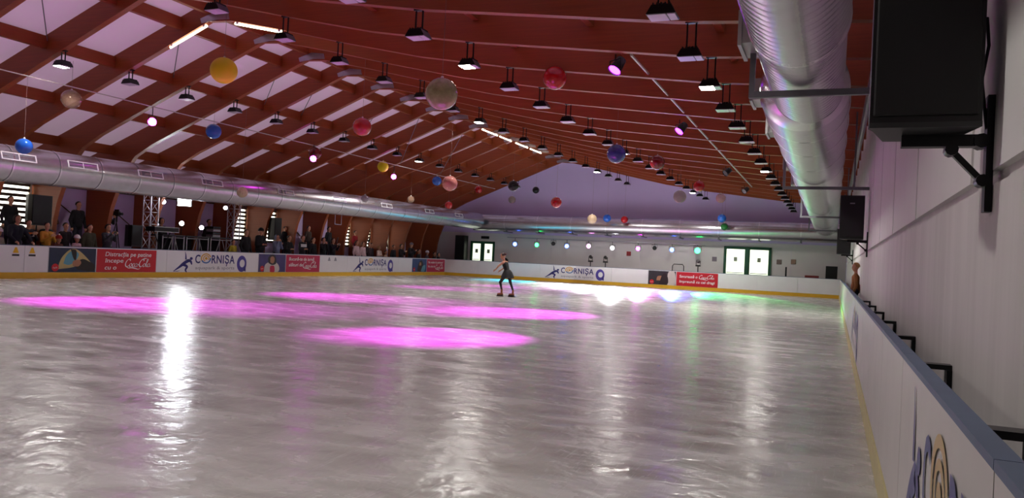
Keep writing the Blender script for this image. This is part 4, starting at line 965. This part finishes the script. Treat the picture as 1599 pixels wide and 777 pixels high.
person(XF-.03, 17.15, F, 2.03, NVY, 'man in navy jacket with fur hood leaning both hands on the boards', 'lean', hood=(40, 30, 26), bulk=1.18)
person(XF-.22, 17.72, F, 1.90, (44, 40, 46), 'clapping spectator in dark jacket with orange and white stripes', 'clap', long=True, hair=(70, 44, 28), stripe=((214, 110, 40), (226, 216, 208)))
person(XF-.0, 18.22, F, 1.85, (196, 140, 44), 'clapping spectator in mustard yellow jacket', 'clap', hair=(40, 28, 22))
person(XF-.62, 18.66, F, 1.93, BLK, 'spectator in black raising hands right of the mustard jacket', 'clap', hair=(50, 34, 26))
person(XF-.25, 19.1, F, 1.88, (36, 32, 34), 'dark haired man in black jacket beside the red pompom hat', 'idle', hair=(20, 16, 14))
person(XF+.06, 18.62, F, 1.42, (110, 62, 52), 'child in red and white bobble hat at the boards', 'idle', kid=True, hat=(170, 50, 44), pom=(235, 228, 220))
person(XF+.0, 19.36, F, 1.46, (206, 170, 176), 'child in white knitted hat and pale pink jacket', 'idle', kid=True, hat=(236, 230, 226))
person(XF-.12, 19.95, F, 1.87, (72, 74, 56), 'man in olive green jacket at the boards', 'idle', hair=(46, 36, 30), bulk=1.15)
person(XF, 20.6, F, 1.92, (56, 54, 60), 'woman in dark grey jacket holding up a phone', 'phone', hair=(30, 22, 22), long=True, phone='phone held up by the woman in the dark grey jacket')
person(XB, 17.75, B2, 2.67, BLK, 'tall man in black on the platform against the bright louvred window', 'idle')
person(XB+.05, 19.2, B2, 2.47, (52, 30, 36), 'spectator in dark maroon on the platform behind the bobble hat', 'crossed', hair=(30, 20, 18))
person(XB, 20.3, B2, 2.70, BLK, 'man in black on the platform against the lilac wall behind the olive jacket', 'idle', hair=(24, 18, 16), bulk=1.12)
person(XB+.15, 21.4, B2, 2.52, BLK, 'cameraman in black behind a video camera', 'phone', hair=(20, 16, 16))
person(XM-.9, 24.15, F+.3, 2.35, BLK, 'disc jockey in black hood behind the lattice desks', 'idle', hood=(22, 20, 24))
person(XM-.85, 26.75, F+.4, 2.45, (26, 22, 28), 'dark figure standing behind the right lattice desk', 'idle')
person(XF, 27.05, F, 1.60, (176, 160, 40), 'crouched figure in yellow vest at the right stage truss', 'idle', hair=(40, 34, 30))
person(XF-.1, 27.95, F, 2.1, BLK, 'man in black right of the stage truss against the louvred window', 'idle', bulk=1.1)
person(XF-.05, 28.85, F, 2.2, BLK, 'big man in black coat and dark cap right of the stage', 'crossed', hat=(18, 18, 20), bulk=1.25)
person(XF, 29.95, F, 1.95, (116, 124, 152), 'spectator in grey-blue hooded jacket with hands at the face', 'face', hood=(116, 124, 152), bulk=1.1)
person(XF, 30.85, F, 1.95, BLK, 'spectator in black at the boards right of the grey-blue hood', 'crossed')
person(XB, 32.0, B2, 2.42, BLK, 'man in black on the platform before an orange lit column', 'idle', bulk=1.1)
person(XF, 31.9, F, 2.0, (34, 32, 38), 'woman in dark jacket with a white chest band', 'crossed', long=True, hair=(90, 60, 40), stripe=((214, 210, 214), (214, 210, 214)))
person(XF, 32.75, F, 1.93, BLK, 'spectator in black left of two phone holders', 'idle')
person(XB, 33.9, B2, 2.55, BRN, 'spectator in dark brown on the platform against a dark column', 'idle', long=True)
person(XF, 33.6, F, 1.96, BLK, 'spectator in black holding hands at the face', 'face', long=True)
person(XF, 34.45, F, 1.96, BLK, 'spectator in black filming with a phone above the crimson banner', 'phone', phone='phone held up above the crimson banner end')
person(XB, 35.7, B2, 2.60, BLK, 'spectator in black on the platform behind the phone holder', 'idle', hair=(20, 16, 16), long=True)
person(XB+.1, 36.6, B2, 2.33, (84, 54, 48), 'spectator in reddish brown on the platform left of a louvred window', 'idle')
person(XB+.1, 38.1, B2, 2.5, (150, 26, 36), 'man in red jacket on the platform', 'idle')
person(XF, 36.65, F, 1.92, (220, 186, 190), 'girl in pale pink jacket, left one of a pair', 'idle', long=True, hair=(90, 60, 44))
person(XF, 37.3, F, 1.87, (226, 196, 198), 'girl in pale pink jacket, right one of a pair', 'idle', long=True, hair=(110, 70, 50))
person(XB+.1, 39.15, B2, 2.45, BLK, 'photographer in black on the platform by the second far louvred window', 'phone', phone='camera phone of the photographer by the far louvred window')
person(XF-.1, 38.05, F, 1.86, (58, 40, 44), 'spectator in dark plum right of the pink pair', 'idle')
person(XM, 38.6, F, 1.84, DRK, 'spectator in dark grey behind the cream jacket', 'idle', long=True)
person(XF, 39.0, F, 1.70, (214, 190, 176), 'spectator in cream jacket with blonde hair', 'crossed', hair=(170, 130, 80), long=True)
person(XF, 39.75, F, 1.45, (196, 170, 140), 'child in beige jacket at the boards', 'idle', kid=True, hair=(60, 40, 30))
person(XB+.05, 41.4, B2, 2.57, (22, 26, 38), 'tall man in dark blue on the platform before the pale window', 'idle', bulk=1.1)
person(XF, 40.6, F, 1.80, BLK, 'spectator in black at the boards under the pale window', 'idle')
person(XF, 41.5, F, 1.88, DRK, 'spectator in charcoal at the far part of the boards', 'clap', long=True)
person(XF, 42.7, F, 2.0, (30, 28, 32), 'spectator in black wearing a grey cap near the corner', 'clap', hat=(130, 124, 130), bulk=1.15)
person(XF, 43.7, F, 1.62, DRK, 'short spectator in charcoal left of the white hat', 'idle', kid=True)
person(XF, 44.8, F, 1.55, (80, 70, 80), 'child in white hat near the far corner', 'idle', kid=True, hat=(214, 206, 212))
person(XF, 45.8, F, 1.48, BRN, 'child in brown near the far corner', 'idle', kid=True)
person(XF, 46.4, F, 1.44, BLK, 'child in black, last spectator before the far corner', 'idle', kid=True)
person(.56, 22.9, .12, 1.74, (150, 98, 52), 'fair haired person in tan jacket between the right boards and the wall', 'idle', hair=(170, 128, 76), rz=PI, bulk=.9, group=None)
# video camera
t = thing('video_camera', 'black video camera on a tripod in front of the cameraman', 'camera', (-25.25, 21.55, .85))
obj('camera_body', MB().bevbox((-.2, -.06, 1.42), (.14, .06, 1.6), .015), BLACK, t); obj('lens_barrel', MB().tube([(.13, 0, 1.51), (.28, 0, 1.51)], [.045, .055], 12), BLACKM, t); obj('viewfinder', MB().bevbox((-.16, .06, 1.56), (0, .12, 1.64), .01), BLACK, t); obj('carry_handle', MB().box((-.12, -.015, 1.6), (.1, .015, 1.68)), BLACK, t)
obj('tripod_head', MB().tube([(0, 0, 1.2), (0, 0, 1.42)], .035, 8), BLACKM, t)
for k in range(3):
    a = k*2*PI/3+.5; obj('tripod_leg', MB().tube([(0, 0, 1.22), (.1*math.cos(a), .3*math.sin(a), .0)], .016, 6), BLACKM, t)

# ------------------------------------------------------------------ the skater (local +x is forward)
c = [((0, 0, .84), (.03, 0, .95), .125, .105, 'top'), ((.03, -.02, .95), (.11, -.05, 1.17), .09, .10, 'top'), ((.03, .02, .95), (.11, .05, 1.17), .09, .10, 'top'),
     ((.13, -.12, 1.24), (.13, .12, 1.24), .055, .055, 'skin'), ((.13, 0, 1.24), (.19, 0, 1.36), .048, .044, 'skin')]
legs = {1: ((.23, .1, .52), (.15, .11, .17), (.29, .12, .085)), -1: ((-.09, -.1, .50), (-.19, -.12, .16), (-.05, -.13, .085))}
arms = {1: ((.28, .2, 1.10), (.40, .16, .98), (.8, -.1, -.5)), -1: ((.24, -.22, 1.06), (.38, -.18, .95), (.8, .1, -.5))}
fing = []
for q in (-1, 1):
    E, W, hd = arms[q]; c += [((.13, q*.15, 1.23), E, .046, .037, 'skin'), (E, W, .036, .026, 'skin')]
    fing += hand_caps(W, hd, 1.0, .35, 'skin', q)
    K, A, Tt = legs[q]; c += [((0, q*.085, .83), K, .088, .056, 'trouser'), (K, (A[0], A[1], A[2]+.08), .055, .036, 'trouser'), ((A[0], A[1], A[2]+.08), A, .04, .042, 'shoe'), ((A[0]-.02, A[1], .1), Tt, .045, .036, 'shoe')]
sk, SH, shr = body_mesh(c, ((.225, 0, 1.465), .1, (1, 0, -.12)), .011, 'body', fing)
for i, m in enumerate((SKINC, mat('black_leotard', (8, 7, 10), .6), mat('dark_tights', (44, 28, 30), .6), mat('tan_skate_boot', (150, 84, 46), .5))): sk.materials[i] = m
t = thing('person', 'figure skater in black dress bending forward on the ice', 'person', (-10.9, 26.0, 0), PI*.97)
child('body', sk, t)
h = hair_mesh(shr, False); h.materials.append(mat('skater_hair', (52, 30, 22), .5, var=.3, scale=30)); child('hair', h, t).matrix_local = SH
obj('hair_bun', MB().sphere((-.1, 0, .07), (.05, .055, .05), 12, 8), MATS['skater_hair'], t, M=SH)
for q in (-1, 1): child('eye', eye_me, t).matrix_local = SH @ Matrix.Translation((.083, q*.032, 0))
R = []
for j, (z, rx, ry) in enumerate(((.98, .11, .12), (.9, .16, .165), (.8, .20, .21), (.68, .235, .25))):
    R.append([((.02 if z > .9 else .0)+(rx*(1+.08*math.sin(7*a)*(j/3)))*math.cos(a), ry*(1+.08*math.sin(7*a)*(j/3))*math.sin(a), z) for a in [2*PI*i/42 for i in range(42)]])
obj('skirt', MB().rings(R[::-1], 0, True, False), mat('black_skirt', (7, 6, 9), .7), t)
for q in (-1, 1):
    K, A, Tt = legs[q]; d = Vector((Tt[0]-A[0], Tt[1]-A[1], 0)).normalized()
    b = obj('skate_sole', MB().tube([Vector((A[0], A[1], .05))-d*.05, Vector((Tt[0], Tt[1], .05))+d*.02], [.04, .042], 10), mat('skate_sole', (60, 40, 30), .5), t)
    b.location = (0, 0, 0)
    mb = MB(); p0 = Vector((A[0], A[1], 0))-d*.09; p1 = Vector((Tt[0], Tt[1], 0))+d*.07; nn = Vector((-d.y, d.x, 0))*.003
    mb.add([p0-nn, p1-nn, p1+nn, p0+nn, p0-nn+Vector((0, 0, .03)), p1-nn+Vector((0, 0, .035)), p1+nn+Vector((0, 0, .035)), p0+nn+Vector((0, 0, .03))], [(0,3,2,1),(4,5,6,7),(0,1,5,4),(1,2,6,5),(2,3,7,6),(3,0,4,7)])
    obj('blade', mb, STEEL, b)
